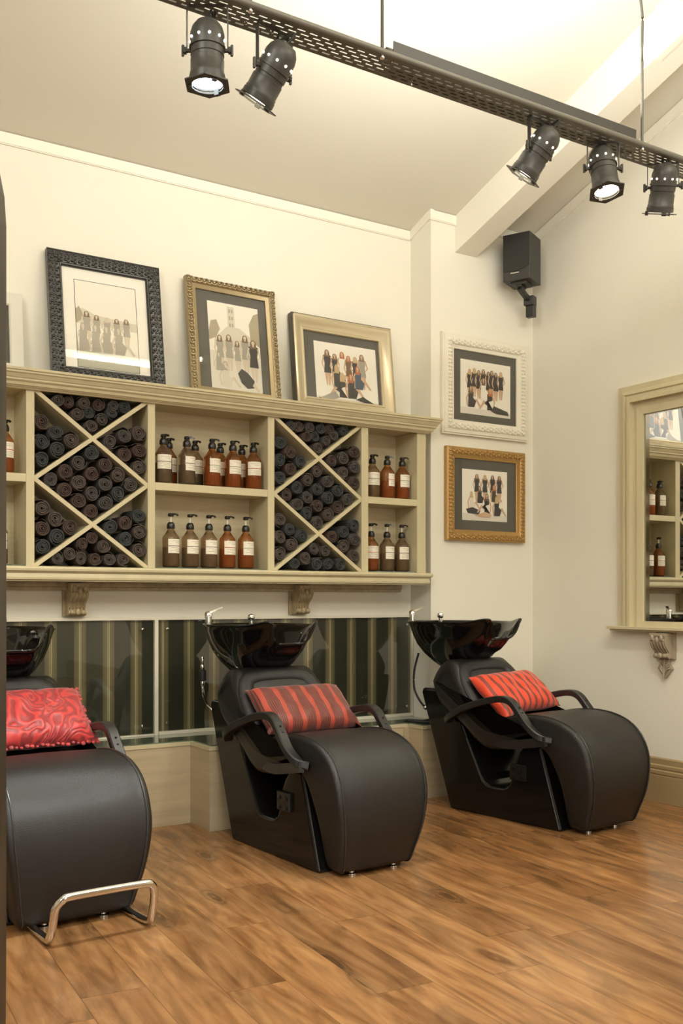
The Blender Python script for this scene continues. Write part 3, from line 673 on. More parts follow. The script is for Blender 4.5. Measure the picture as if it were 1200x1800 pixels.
class Photo:
    """flat printed picture drawn in layers on its mount; coordinates 0..1"""
    def __init__(s, x0, x1, z0, z1, y): s.mb = MB(); s.b = (x0, x1, z0, z1); s.y = y; s.k = 0
    def poly(s, pts, m):
        s.k += 1; x0, x1, z0, z1 = s.b; y = s.y-.00003*s.k
        vs = [(x0+(x1-x0)*min(max(a, 0), 1), y, z0+(z1-z0)*min(max(b, 0), 1)) for a, b in pts]
        s.mb.add(vs, [tuple(range(len(vs)))], m)
    def ell(s, cx, cz_, rx, rz, m, n=12):
        s.poly([(cx+rx*math.cos(2*PI*i/n), cz_+rz*math.sin(2*PI*i/n)) for i in range(n)], m)
    def stand(s, x, z, h, dress, hair, skin='print_skin', w=1, ar=1):
        u = h*ar*w   # width unit
        s.poly([(x-.045*u, z), (x-.10*u, z+.45*h), (x+.10*u, z+.45*h), (x+.05*u, z), (x+.015*u, z), (x, z+.3*h), (x-.012*u, z)], skin)
        s.poly([(x-.10*u, z+.34*h), (x-.075*u, z+.60*h), (x-.115*u, z+.80*h), (x-.05*u, z+.84*h), (x+.05*u, z+.84*h), (x+.115*u, z+.80*h), (x+.075*u, z+.60*h), (x+.10*u, z+.34*h)], dress)
        s.poly([(x-.115*u, z+.80*h), (x-.16*u, z+.58*h), (x-.10*u, z+.42*h), (x-.085*u, z+.45*h), (x-.125*u, z+.58*h), (x-.08*u, z+.78*h)], skin)
        s.poly([(x+.115*u, z+.80*h), (x+.17*u, z+.60*h), (x+.09*u, z+.50*h), (x+.09*u, z+.54*h), (x+.13*u, z+.60*h), (x+.08*u, z+.78*h)], skin)
        s.ell(x, z+.90*h, .062*u, .075*h, hair); s.poly([(x-.065*u, z+.90*h), (x-.07*u, z+.78*h), (x+.07*u, z+.78*h), (x+.065*u, z+.90*h)], hair)
        s.poly([(x-.02*u, z+.82*h), (x+.02*u, z+.82*h), (x+.018*u, z+.88*h), (x-.018*u, z+.88*h)], skin); s.ell(x, z+.905*h, .036*u, .048*h, skin)
    def sit(s, x, z, h, dress, hair, skin='print_skin', d=1, ar=1):
        u = h*ar
        s.poly([(x, z+.30*h), (x+d*.35*u, z+.42*h), (x+d*.62*u, z+.05*h), (x+d*.52*u, z+.04*h), (x+d*.32*u, z+.28*h), (x, z+.12*h)], skin)
        s.poly([(x-.16*u, z+.02*h), (x-.14*u, z+.45*h), (x-.16*u, z+.68*h), (x-.07*u, z+.75*h), (x+.07*u, z+.75*h), (x+.16*u, z+.68*h), (x+.13*u, z+.45*h), (x+d*.30*u, z+.30*h), (x+.2*u, z+.03*h)], dress)
        s.poly([(x-d*.15*u, z+.68*h), (x-d*.28*u, z+.40*h), (x-d*.22*u, z+.05*h), (x-d*.16*u, z+.05*h), (x-d*.21*u, z+.40*h), (x-d*.10*u, z+.64*h)], skin)
        s.ell(x, z+.85*h, .095*u, .125*h, hair); s.poly([(x-.10*u, z+.86*h), (x-.11*u, z+.62*h), (x+.11*u, z+.62*h), (x+.10*u, z+.86*h)], hair)
        s.poly([(x-.03*u, z+.72*h), (x+.03*u, z+.72*h), (x+.03*u, z+.8*h), (x-.03*u, z+.8*h)], skin); s.ell(x, z+.855*h, .056*u, .078*h, skin)
    def build(s, t): return s.mb.build('photograph', t)

def frame(name, label, loc, W, H, bw, kind, ph, mountm, photo, tilt=0, group=None, depth=.03, yaw=0):
    """origin at bottom centre of the frame's back; front faces -y. ph = photo rect x0,x1,z0,z1 as fractions"""
    t = thing(name, loc, label, 'picture', group); t.rotation_euler = (-tilt, 0, math.radians(yaw))
    fm = {'black': 'frame_black', 'antique': 'frame_antique', 'champ': 'frame_champagne', 'white': 'frame_white', 'gold': 'frame_gold', 'silver': 'frame_silver'}[kind]
    D = depth
    profs = {'black': [(0, 0), (0, -D), (.004, -D), (.006, -D+.002), (.45, -D*.96), (.8, -D*.80), (.86, -D*.86), (.94, -D*.80), (1, -D*.62), (1, -.004)],
             'antique': [(0, 0), (0, -D*.8), (.1, -D), (.45, -D*1.05), (.6, -D*.82), (.66, -D*.86), (.95, -D*.66), (1, -D*.60), (1, -.004)],
             'champ': [(0, 0), (0, -D*.9), (.05, -D*.95), (.22, -D*1.05), (.36, -D*.96), (.5, -D*.72), (.8, -D*.55), (.86, -D*.62), (.96, -D*.58), (1, -D*.45), (1, -.004)],
             'white': [(0, 0), (0, -D*.6), (.08, -D*.62), (.12, -D*.8), (.35, -D*.85), (.40, -D*.98), (.55, -D*1.08), (.72, -D*.95), (.76, -D*.75), (.97, -D*.6), (1, -D*.5), (1, -.004)],
             'gold': [(0, 0), (0, -D*.8), (.12, -D*.9), (.3, -D*1.05), (.5, -D*1.05), (.62, -D*.85), (.68, -D*.75), (.95, -D*.6), (1, -D*.5), (1, -.004)],
             'silver': [(0, 0), (0, -D*.9), (.1, -D), (.9, -D*.9), (1, -D*.7), (1, -.004)]}
    pr = [(a*bw, b) if a > .0061 or a == 0 else (a, b) for a, b in profs[kind]]
    corners = [(-W/2, 0, 1, 1), (W/2, 0, -1, 1), (W/2, H, -1, -1), (-W/2, H, 1, -1)]
    vs = []; n = len(pr)
    for cx, cz_, sx, sz in corners:
        for a, b in pr: vs.append((cx+sx*a, b, cz_+sz*a))
    fs = [(k*n+i, k*n+(i+1) % n, ((k+1) % 4)*n+(i+1) % n, ((k+1) % 4)*n+i) for k in range(4) for i in range(n)]
    mb = MB(); mb.add(vs, fs, fm)
    if kind == 'champ':
        mb.box((-W/2-.001, -D*.92, -.001), (-W/2+.003, 0, H+.001), 'frame_dark'); mb.box((-W/2, -D*.92, H-.002), (W/2, 0, H+.002), 'frame_dark')
        mb.box((-W/2, -D*.98, H-.002), (-W/2+.014, -D*.5, 0), 'frame_dark')
    mb.build('frame', t, smooth=True, auto=30)
    # carved ornament
    if kind in ('black', 'antique', 'white', 'gold'):
        mb = MB()
        c0 = {'black': .42, 'antique': .28, 'white': .55, 'gold': .40}[kind]*bw; pitch = {'black': .034, 'antique': .030, 'white': .022, 'gold': .022}[kind]
        yy = -D*{'black': .99, 'antique': 1.06, 'white': 1.08, 'gold': 1.08}[kind]
        def run(a, b):
            a = Vector(a); b = Vector(b); L = (b-a).length; k = max(2, round(L/pitch)); d = (b-a)/L; px = Vector((-d.z, 0, d.x))
            for i in range(k+1):
                p = a+d*(L*i/k)
                if kind == 'black':
                    for s, q in ((-1, .35), (1, .35)):
                        mb.ball(p+px*s*bw*.20+d*pitch*.18*s, .0085, fm, 5, (1.1, .45, .9))
                        mb.ball(p+px*s*bw*.06-d*pitch*.24*s, .0060, fm, 5, (1, .6, 1.2))
                        mb.ball(p+px*s*bw*.33-d*pitch*.2*s, .0050, fm, 5, (1.3, .6, 1))
                elif kind == 'antique':
                    mb.ball(p, .0085, fm, 6, (1, .8, 1)); mb.tube([p-d*.011-px*.012, p-d*.013+px*.002, p-d*.009+px*.011, p+px*.014, p+d*.009+px*.011, p+d*.013+px*.002, p+d*.011-px*.012], .0042, fm, n=5)
                else:
                    s = 1 if i % 2 else -1
                    mb.ball(p+px*s*.005, .0095, fm, 5, (1.15, .6, .8)); mb.ball(p-px*s*.012, .0062, fm, 5, (.9, .7, 1.2))
        run((-W/2+c0, yy, c0), (W/2-c0, yy, c0)); run((W/2-c0, yy, c0), (W/2-c0, yy, H-c0)); run((W/2-c0, yy, H-c0), (-W/2+c0, yy, H-c0)); run((-W/2+c0, yy, H-c0), (-W/2+c0, yy, c0))
        mb.build('carved_ornament', t, smooth=True)
    mb = MB(); mb.box((-W/2+bw*.8, -.008, bw*.8), (W/2-bw*.8, -.003, H-bw*.8), mountm)
    if kind == 'black':   # fine black line around the window of the mount
        x0, x1, z0, z1 = -W/2+W*ph[0], -W/2+W*ph[1], H*ph[2], H*ph[3]; q = .003
        mb.box((x0-q, -.0084, z0-q), (x1+q, -.0079, z1+q), 'print_black')
    mb.build('mount_board', t)
    P_ = Photo(-W/2+W*ph[0], -W/2+W*ph[1], H*ph[2], H*ph[3], -.0088); photo(P_, (H*(ph[3]-ph[2]))/(W*(ph[1]-ph[0]))); P_.build(t)
    mb = MB(); mb.box((-W/2+bw*.85, -.0135, bw*.85), (W/2-bw*.85, -.0125, H-bw*.85), 'pic_glass'); mb.build('picture_glass', t)
    return t
FS = 'print_faded_skin'; FD = 'print_faded'
def ph_beach(p, ar):
    p.poly([(0, 0), (1, 0), (1, 1), (0, 1)], 'print_sky'); p.poly([(0, .60), (.1, .68), (.2, .66), (.3, .62), (1, .58), (1, .48), (0, .50)], 'print_stone')
    p.poly([(0, .50), (0, .66), (.05, .70), (.10, .64), (.12, .56)], 'print_hedge'); p.poly([(0, 0), (1, 0), (1, .16), (0, .20)], 'print_grass')
    for x, h in ((.17, .36), (.33, .33), (.50, .32), (.66, .32), (.82, .33)): p.stand(x, .30, h, FD, 'print_brown' if x != .5 else 'print_faded_skin', FS, 1.3, ar)
    for x in (.10, .30, .48, .68): p.sit(x, .18, .34, FD, 'print_faded', FS, 1, ar*.9)
def ph_park(p, ar):
    p.poly([(0, 0), (1, 0), (1, 1), (0, 1)], 'print_sky'); p.poly([(.38, .55), (.38, .97), (.52, .97), (.52, .55)], 'print_stone')
    for z in (.90, .82, .74):
        p.poly([(.41, z), (.44, z), (.44, z+.04), (.41, z+.04)], 'print_faded'); p.poly([(.46, z), (.49, z), (.49, z+.04), (.46, z+.04)], 'print_faded')
    p.poly([(.1, .58), (.36, .74), (.6, .74), (.9, .62), (.9, .5), (.1, .5)], 'print_stone')
    p.poly([(0, .66), (.05, .78), (.16, .80), (.22, .70), (.14, .60), (0, .56)], 'print_hedge'); p.poly([(.82, .62), (.80, .80), (.90, .92), (1, .95), (1, .55)], 'print_hedge')
    p.poly([(0, 0), (1, 0), (1, .40), (0, .45)], 'print_ground')
    for x, h, c in ((.20, .40, FD), (.38, .42, FD), (.54, .36, FD), (.70, .44, 'print_grey'), (.86, .50, 'print_black')): p.stand(x, .24 if x < .8 else .14, h, c, 'print_brown', FS, 1.15, ar)
    p.sit(.28, .05, .30, 'print_stone', 'print_faded', FS, 1, ar); p.poly([(.52, .22), (.60, .28), (.72, .24), (.84, .16), (.86, .08), (.70, .06), (.58, .12)], 'print_black')
    p.sit(.16, .22, .22, FD, 'print_faded', FS, 1, ar); p.poly([(.80, .10), (.92, .03), (.94, .05), (.84, .14)], FS)
def ph_studio_a(p, ar):
    p.poly([(0, 0), (1, 0), (1, 1), (0, 1)], 'print_white'); p.poly([(0, 0), (1, 0), (1, .12), (0, .14)], 'print_ground')
    hs = ['print_brown', 'print_brown', 'print_red', 'print_red', 'print_blonde', 'print_brown']
    ds = ['print_black', 'print_black', 'print_white', 'print_brown', 'print_black', 'print_grey']
    for i, x in enumerate((.20, .32, .44, .54, .65, .76)): p.stand(x, .32, .58-.05*(i in (1, 3, 4)), ds[i], hs[i], 'print_skin', 1.15, ar)
    for x, z, d, hh in ((.34, .28, 'print_black', 'print_blonde'), (.68, .30, 'print_blue', 'print_red')): p.sit(x, z, .40, d, hh, 'print_skin', 1, ar)
    for x, d, hh in ((.42, 'print_black', 'print_blonde'), (.56, 'print_black', 'print_red')): p.sit(x, .14, .42, d, hh, 'print_skin', -1 if x < .5 else 1, ar)
    p.poly([(.62, .14), (.74, .20), (.97, .08), (.95, .03), (.78, .10)], 'print_black'); p.poly([(.36, .14), (.30, .24), (.08, .12), (.06, .06), (.20, .08)], 'print_grey')
    p.ell(.05, .08, .035, .035, 'print_black'); p.ell(.95, .06, .035, .035, 'print_black')
def ph_studio_b(p, ar):
    p.poly([(0, 0), (1, 0), (1, 1), (0, 1)], 'print_white'); p.poly([(0, 0), (1, 0), (1, .10), (0, .12)], 'print_ground')
    hs = ['print_blonde', 'print_blonde', 'print_brown', 'print_brown', 'print_black', 'print_brown', 'print_black', 'print_blonde']
    for i, x in enumerate((.18, .27, .36, .45, .55, .62, .70, .80)): p.stand(x, .30+.03*(i % 2), .55, 'print_black', hs[i], 'print_skin', 1.15, ar)
    p.sit(.45, .30, .42, 'print_white', 'print_brown', 'print_skin', 1, ar)
    p.sit(.20, .12, .42, 'print_black', 'print_brown', 'print_skin', 1, ar); p.sit(.58, .10, .44, 'print_black', 'print_red', 'print_skin', -1, ar)
    p.poly([(.60, .10), (.66, .20), (.94, .12), (.96, .05), (.70, .06)], 'print_black')
def ph_studio_c(p, ar):
    p.poly([(0, 0), (1, 0), (1, 1), (0, 1)], 'print_white'); p.poly([(0, 0), (1, 0), (1, .12), (0, .14)], 'print_ground')
    for x, h in ((.32, 'print_brown'), (.50, 'print_blonde'), (.67, 'print_black'), (.82, 'print_brown')): p.stand(x, .38, .55, 'print_black', h, 'print_skin', 1.2, ar)
    for x, z, h in ((.20, .22, 'print_blonde'), (.38, .34, 'print_brown'), (.70, .38, 'print_red')): p.sit(x, z, .36, 'print_black' if x > .3 else 'print_cream', h, 'print_skin', 1, ar)
    p.poly([(.08, .22), (.22, .26), (.40, .20), (.36, .12), (.12, .14)], 'print_black')
    p.sit(.54, .14, .42, 'print_black', 'print_brown', 'print_skin', -1, ar); p.sit(.76, .10, .42, 'print_black', 'print_blonde', 'print_skin', 1, ar)
    p.poly([(.26, .10), (.50, .18), (.64, .14), (.62, .07), (.40, .07)], 'print_skin')
def ph_plain(p, ar):
    p.poly([(0, 0), (1, 0), (1, 1), (0, 1)], 'print_faded'); p.poly([(0, 0), (1, 0), (1, .12), (0, .12)], 'print_black')
ZS = 2.1505
def lean(yb, H): return math.asin(min(.4, max(.02, (.188-yb)/H)))
frame('picture_frame', 'ornate black picture frame with wide white mount leaning on the cabinet top', (-2.722, .090, ZS), .575, .655, .072, 'black', (.235, .775, .125, .80), 'mat_white', ph_beach, lean(.09, .655))
frame('picture_frame', 'antique gold frame with dark mount and tall park photo leaning on the cabinet top', (-2.022, .105, ZS), .535, .645, .058, 'antique', (.235, .805, .075, .83), 'mat_dark', ph_park, lean(.105, .645), yaw=2)
frame('picture_frame', 'low wide champagne frame with dark mount leaning at the right end of the cabinet top', (-1.325, .125, ZS), .672, .545, .082, 'champ', (.225, .850, .085, .76), 'mat_dark', ph_studio_a, lean(.125, .545), depth=.042)
frame('picture_frame', 'pale whitewashed frame partly cut off at the left end of the cabinet top', (-3.375, .145, ZS), .50, .405, .062, 'silver', (.20, .80, .2, .8), 'mat_dark', ph_plain, lean(.145, .405))
frame('picture_frame', 'ornate white picture frame with dark mount hung high on the pier wall', (-.400, -.002, 2.085), .675, .60, .090, 'white', (.215, .80, .225, .765), 'mat_dark', ph_studio_b, 0, depth=.034)
frame('picture_frame', 'ornate gold picture frame with dark mount hung below the white frame on the pier wall', (-.400, -.002, 1.455), .618, .558, .066, 'gold', (.21, .785, .225, .775), 'mat_dark', ph_studio_c, 0, depth=.034)

# ------------------------------------------------------------------ wall mirror, its sill and corbel
mir = thing('wall_mirror', (0, -1.36, .954), 'large khaki framed mirror on the right wall above a narrow sill', 'mirror')
def mframe():
    # profile: (inset from outer edge, distance from wall)
    pr = [(0, 0), (0, .030), (.030, .030), (.034, .040), (.050, .044), (.056, .034), (.070, .036), (.078, .052), (.098, .052), (.100, .020), (.125, .018), (.130, .030), (.171, .026), (.171, 0)]
    W = 1.264; H = 1.345; n = len(pr); vs = []
    for cy, c_z, sy, sz in ((W/2, 0, -1, 0), (W/2, H, -1, -1), (-W/2, H, 1, -1), (-W/2, 0, 1, 0)):
        for a, d in pr: vs.append((-d, cy+sy*a, c_z+sz*a))
    fs = [(k*n+i, k*n+(i+1) % n, (k+1)*n+(i+1) % n, (k+1)*n+i) for k in range(3) for i in range(n)]
    fs += [tuple(range(n)), tuple(range(4*n-1, 3*n-1, -1))]
    mb = MB(); mb.add(vs, fs, 'khaki'); mb.build('frame', mir)
    mb = MB(); mb.box((-.026, -W/2+.16, 0), (-.001, W/2-.16, .03), 'khaki'); mb.build('bottom_rail', mir)
    mb = MB(); mb.box((-.014, -W/2+.165, .028), (-.002, W/2-.165, H-.165), 'mirror_bevel'); mb.build('bevel_border', mir)
    mb = MB(); mb.box((-.0165, -W/2+.212, .030), (-.013, W/2-.212, H-.18), 'mirror'); g_ = mb.build('mirror_glass', mir); g_.rotation_euler.z = math.radians(-.9); g_.location.x = -.008
mframe()
mb = MB(); mb.box((-.075, -.683, -.017), (0, .683, 0), 'khaki'); mb.box((-.06, -.67, -.026), (0, .67, -.017), 'khaki'); mb.build('sill', mir, bevel=.002)
corbel(0, .085, .100, .145, '', (-.001, -1.045, .927), 'taupe scrolled corbel with leaf tip under the wall mirror sill', rz=-PI/2, tip=True)

# ------------------------------------------------------------------ speaker in the corner
ang = math.atan2(-.245+.091, -.285+.359)   # direction of the front edge
spk = thing('wall_speaker', ((-.285-.12)/2-.022, (-.245-.019)/2-.01, 3.017), 'black bookshelf speaker on a bracket in the corner under the rafter', 'speaker', rz=ang)
# local x along the front edge, front faces -y
mb = MB(); mb.box((-.0855, -.085, 0), (.0855, .095, .28), 'darkp'); mb.build('speaker_box', spk, bevel=.003)
mb = MB(); n = 8
mb.prism([(-.083, .278), (-.083, .060), (-.02, .054), (.04, .062), (.083, .082), (.083, .278)], 'y', -.0885, -.084, 'grille'); mb.build('grille', spk)
mb = MB(); mb.box((-.035, -.089, .040), (.02, -.084, .047), 'chrome'); mb.prism([(-.04, .045), (-.02, .055), (.01, .056), (.028, .047)], 'y', -.0878, -.084, 'socket_hole'); mb.build('badge_port', spk)
mb = MB(); mb.box((-.05, -.055, -.018), (.05, .05, 0), 'darkp'); mb.box((-.018, -.05, -.03), (.018, .03, -.018), 'darkp')
mb.sweep([(0, -.035, -.034), (.01, .03, -.065), (.02, .085, -.085)], [(-.014, -.014), (.014, -.014), (.014, .014), (-.014, .014)], 'armp')
mb.box((-.012, .06, -.115), (.052, .115, -.060), 'darkp'); mb.build('bracket_arm', spk, bevel=.002)
mb = MB(); mb.box((-.005, .075, -.185), (.050, .118, -.10), 'armp'); mb.build('wall_clamp', spk, bevel=.006, seg=3)

# ------------------------------------------------------------------ suspended cable tray with uplight
TY0, TY1, TZ = -2.035, -1.925, 2.85
TXa, TXb = -4.6, -.35
tray = thing('cable_tray', (-2.4, -1.98, TZ), 'dark perforated steel cable tray hanging across the room on thin rods', 'cable tray')
def tray_plate():
    mb = MB(); rows = 5; pitch = .044; wslot = .028; hs = .0065
    x0, x1 = TXa+2.4, TXb+2.4; y0, y1 = -.055, .055
    ys = [y0]; cy = [y0+.011+(.110-.022)*(r+.5)/rows for r in range(rows)]
    # solid strips between rows, slotted strips with gaps
    z0, z1 = 0, .0015
    edges = [y0]+[v for c in cy for v in (c-hs/2, c+hs/2)]+[y1]
    for i in range(0, len(edges), 2): mb.box((x0, edges[i], z0), (x1, edges[i+1], z1), 'tray')
    N = int((x1-x0)/pitch)
    for r, c in enumerate(cy):
        off = (r % 2)*pitch/2
        for k in range(N): 
            a = x0+off+k*pitch; mb.box((a, c-hs/2, z0), (a+pitch-wslot, c+hs/2, z1), 'tray')
    mb.build('perforated_plate', tray)
    mb = MB(); mb.tube([(x0, y0, .010), (x1, y0, .010)], .0115, 'tray', n=10); mb.box((x0, y0-.001, 0), (x1, y0+.001, .02), 'tray')
    mb.build('near_rail', tray, smooth=True)
    mb = MB(); mb.box((x0, y1-.002, 0), (x1, y1, .018), 'tray'); mb.tube([(x0, y1, .018), (x1, y1, .018)], .004, 'tray', n=8); mb.build('far_rail', tray)
tray_plate()
def rod(x, y, top=None, bend=False):
    mb = MB(); zt = cz(y-.0)-TZ
    if bend: path = smoothcurve([(x+2.4, y+1.98, -.01), (x+2.4, y+1.98, .40), (x+2.4, y+1.98, .52), (x+2.37, y+1.98, .64), (x+2.30, y+1.98, .80), (x+2.2, y+1.98, zt)], 5)
    else: path = [(x+2.4, y+1.98, -.01), (x+2.4, y+1.98, zt)]
    mb.tube(path, .0055, 'rod', n=8); mb.ball((x+2.4, y+1.98, -.008), .008, 'chrome', 6); mb.build('hanging_rod', tray, smooth=True)
rod(-3.04, -2.035); rod(-2.566, -2.035); rod(-1.345, -2.035, bend=True); rod(-4.3, -2.0)
for x in (-3.02, -2.93, -2.40, -1.78, -1.62, -1.38):
    mb = MB(); mb.tube([(x+2.4, .01, .004), (x+2.4, .01, -.010)], .004, 'chrome', n=6); mb.build('bolt', tray)
mb = MB(); mb.tube([(-2.41+2.4, .0, 0), (-2.408+2.4, .0, -.030)], .002, 'chrome', n=6); mb.build('cable_clip', tray)
up = thing('strip_light', (-1.93, -1.97, TZ+.021), 'long black uplight strip fitting lying on top of the cable tray', 'light')
mb = MB(); mb.sweep([(-.56, 0, 0), (.60, 0, 0)], [(-.020, -.018), (.020, -.018), (.024, .066), (.020, .068), (.016, -.004), (-.016, -.004), (-.020, .068), (-.024, .066)], 'can', up=(0, 0, 1)); mb.build('housing', up)
mb = MB(); mb.lathe([(.001, -.58), (.0236, -.58), (.026, -.575), (.026, -.565), (.0236, -.56), (.001, -.56)], 'can', Matrix.Translation((0, 0, .024)) @ Matrix.Rotation(PI/2, 4, 'Y'), n=16); mb.build('end_cap', up)
mb = MB(); mb.tube([(-.52, 0, .040), (.56, 0, .040)], .012, 'tube', n=10); mb.build('tube', up, smooth=True)

for x0, x1, lab in ((-1.62, -.72, 'white ceiling batten light over the middle of the salon'), (-.52, .0-.03, 'short white ceiling batten light next to the right wall')):
    y = -3.5; zc = cz(y)-.012
    b_ = thing('batten_light', ((x0+x1)/2, y, zc), lab, 'light')
    h = (x1-x0)/2
    mb = MB(); mb.box((-h, -.045, -.055), (h, .045, -.008), 'stripw'); mb.build('housing', b_, bevel=.004)
    mb = MB(); mb.tube([(-h+.02, 0, -.078), (h-.02, 0, -.078)], .021, 'tube_b', n=12); mb.build('tube', b_, smooth=True)

# ------------------------------------------------------------------ spotlights
def rot_to(d):   # matrix taking -Z to d
    return Vector(d).normalized().to_track_quat('-Z', 'Y').to_matrix().to_4x4()
def spot(x, z, aim, axis, cool, power, label, ytop=-1.98):
    aim = Vector(aim).normalized(); axis = Vector(axis); axis = (axis-axis.dot(Vector((0, 0, 1)))*Vector((0, 0, 1))).normalized()
    t = thing('spotlight', (x, ytop, z), label, 'spotlight', 'par can spotlights on the cable tray')
    R_ = rot_to(aim); c = .026          # body centre slides along the axis
    T = R_ @ Matrix.Diagonal((.96, .96, .93, 1))
    r = .0525
    mb = MB(); mb.lathe([(.012, .094), (.034, .088), (.047, .070), (r, .050), (r, .012), (r+.003, .011), (r+.003, .004), (r, .003)], 'can', T, n=28)
    mb.lathe([(.020, .090), (.020, .096), (.004, .096)], 'can', T, n=16)
    mb.build('rear_housing', t, smooth=True, auto=50)
    mb = MB(); mb.lathe([(r-.001, .003), (r-.001, -.018), (r-.0035, -.020), (r-.0035, -.030), (r-.001, -.032), (r-.001, -.072), (r+.001, -.074), (r+.001, -.083), (r+.003, -.084), (r+.003, -.102), (r-.001, -.104), (r-.005, -.104), (r-.005, -.060)], 'can', T, n=28, caps=False)
    mb.build('barrel', t, smooth=True, auto=50)
    # octagonal gel frame with round opening
    mb = MB(); n = 24; vs = []
    for zz in (-.112, -.108):
        for i in range(n):
            a = 2*PI*i/n; vs.append(((r-.004)*math.cos(a), (r-.004)*math.sin(a), zz))
        for i in range(n):
            a = 2*PI*i/n; q = (a % (PI/3))-PI/6; rr = .0655/math.cos(q); vs.append((rr*math.cos(a), rr*math.sin(a), zz))
    fs = []
    for i in range(n):
        j = (i+1) % n
        fs += [(i, j, n+j, n+i), (2*n+i, 3*n+i, 3*n+j, 2*n+j), (i, 2*n+i, 2*n+j, j), (n+i, n+j, 3*n+j, 3*n+i)]
    mb.add(vs, fs, 'can', T)
    for k in range(3):
        a = 2*PI*k/3+.5; mb.box((.046, -.008, -.118), (.058, .008, -.100), 'can', T @ Matrix.Rotation(a, 4, 'Z'))
    mb.build('gel_frame', t)
    mb = MB(); mb.lathe([(r-.005, -.098), (.034, -.1), (.02, -.096), (.002, -.095)], 'bulb_w' if cool else 'bulb_y', T, n=24); mb.build('lens', t, smooth=True)
    mb = MB()
    for k in range(10):
        a = 2*PI*k/10; mb.ball((r*math.cos(a), r*math.sin(a), .030), .0040, 'bulb_w' if cool else 'bulb_y', 6, mtx=T)
    mb.lathe([(r-.0015, .0335), (r-.0015, .0265)], 'bulb_w' if cool else 'bulb_y', T, n=20, caps=False)
    mb.build('vent_holes', t)  # glowing beads and band imitate lamp light leaking through the vents
    # yoke
    H_ = TZ-z-.001; w2 = .060
    mb = MB(); pts = [axis*-w2+Vector((0, 0, -.004)), axis*-w2+Vector((0, 0, H_-.006)), axis*-(w2-.006)+Vector((0, 0, H_)), axis*(w2-.006)+Vector((0, 0, H_)), axis*w2+Vector((0, 0, H_-.006)), axis*w2+Vector((0, 0, -.004))]
    pp = axis.cross(UP)
    for a, b in zip(pts, pts[1:]):
        d = (b-a).normalized(); nn = pp.cross(d)
        q = [pp*.007+nn*.0012, -pp*.007+nn*.0012, -pp*.007-nn*.0012, pp*.007-nn*.0012]
        mb.add([a+v for v in q]+[b+v for v in q], [(0, 1, 2, 3), (7, 6, 5, 4), (0, 4, 5, 1), (1, 5, 6, 2), (2, 6, 7, 3), (3, 7, 4, 0)], 'can')
    mb.tube([Vector((0, 0, H_-.001)), Vector((0, 0, H_+.004))], .006, 'chrome', n=8)
    mb.build('yoke', t)
    for s in (-1, 1):
        mb = MB(); a = axis*s; mb.tube([a*.050, a*.070], .006, 'can', n=8); mb.tube([a*.062, a*.070], .011, 'can', n=8); mb.box((-.003, -.004, -.016), (.003, .004, .016), 'can', Matrix.Translation(a*.072)); mb.build('tilt_knob', t, smooth=True)
    back = -aim*.090
    mb = MB(); mb.tube(smoothcurve([back, back-aim*.02+Vector((.012, 0, .012)), Vector((.03, .02, H_-.02)), Vector((.035, .02, H_+.008))], 5), .004, 'rubber', n=6); mb.build('power_cable', t, smooth=True)
    d = bpy.data.lights.new('spotlight_lamp', 'SPOT'); d.energy = power; d.spot_size = math.radians(75); d.spot_blend = .8; d.shadow_soft_size = .04
    d.color = (.86, .95, 1) if cool else (1, .92, .78)
    lo = bpy.data.objects.new('spotlight_lamp', d); COL.objects.link(lo); lo.parent = t
    lo.location = aim*.125; lo.rotation_euler = aim.to_track_quat('-Z', 'Y').to_euler()
    return t
spot(-3.153, 2.716, (0, 0, -1), RT, True, 125, 'leftmost black can spotlight pointing straight down, lit cool white')
spot(-2.935, 2.718, RT*-.53+FW*.27-UP*.80, RT*.72+FW*.69, False, 32, 'black can spotlight beside the leftmost one, tilted left with its domed back showing')
spot(-1.832, 2.740, RT*-.53+FW*.27-UP*.80, RT*.72+FW*.69, False, 32, 'tilted black can spotlight, middle of the five, domed back showing')
spot(-1.500, 2.752, RT*.08-FW*.22-UP*.97, RT, False, 35, 'black can spotlight with glowing warm lens, second from the right')
spot(-1.158, 2.758, RT*-.03+FW*.38-UP*.93, RT*.95-FW*.2, False, 32, 'rightmost black can spotlight at the edge of the picture')

# ------------------------------------------------------------------ backwash (shampoo) chairs
def extrude_profile(poly, halfw, mname, name, parent, cols=None, smooth=True):
    """poly: closed (y,z); halfw(z)->half width; edges rounded by insetting the outer columns"""
    n = len(poly); C_ = Vector((sum(p[0] for p in poly)/n, sum(p[1] for p in poly)/n))
    nor = []
    area_ = sum(poly[i][0]*poly[(i+1) % n][1]-poly[(i+1) % n][0]*poly[i][1] for i in range(n))
    sg = 1 if area_ > 0 else -1
    for i in range(n):
        a = Vector(poly[i-1][:2]); b = Vector(poly[(i+1) % n][:2]); d = (b-a).normalized(); nor.append(Vector((-d.y, d.x))*sg)
    cols = cols or [(-1, .022), (-.985, .009), (-.955, .003), (-.91, .0), (-.86, .0025), (-.80, 0), (-.4, -.003), (0, -.004), (.4, -.003), (.80, 0), (.86, .0025), (.91, 0), (.955, .003), (.985, .009), (1, .022)]
    vs = []; fs = []
    for u, ins in cols:
        for i in range(n):
            y = poly[i][0]+nor[i].x*ins; z = poly[i][1]+nor[i].y*ins
            vs.append((u*halfw(poly[i][1]), y, z))
    m = len(cols)
    for j in range(m-1):
        for i in range(n): fs.append((j*n+i, j*n+(i+1) % n, (j+1)*n+(i+1) % n, (j+1)*n+i))
    fs.append(tuple(range(n))); fs.append(tuple(range(m*n-1, (m-1)*n-1, -1)))
    mb = MB(); mb.add(vs, fs, mname); o = mb.build(name, parent, smooth=smooth, auto=55)
    return o
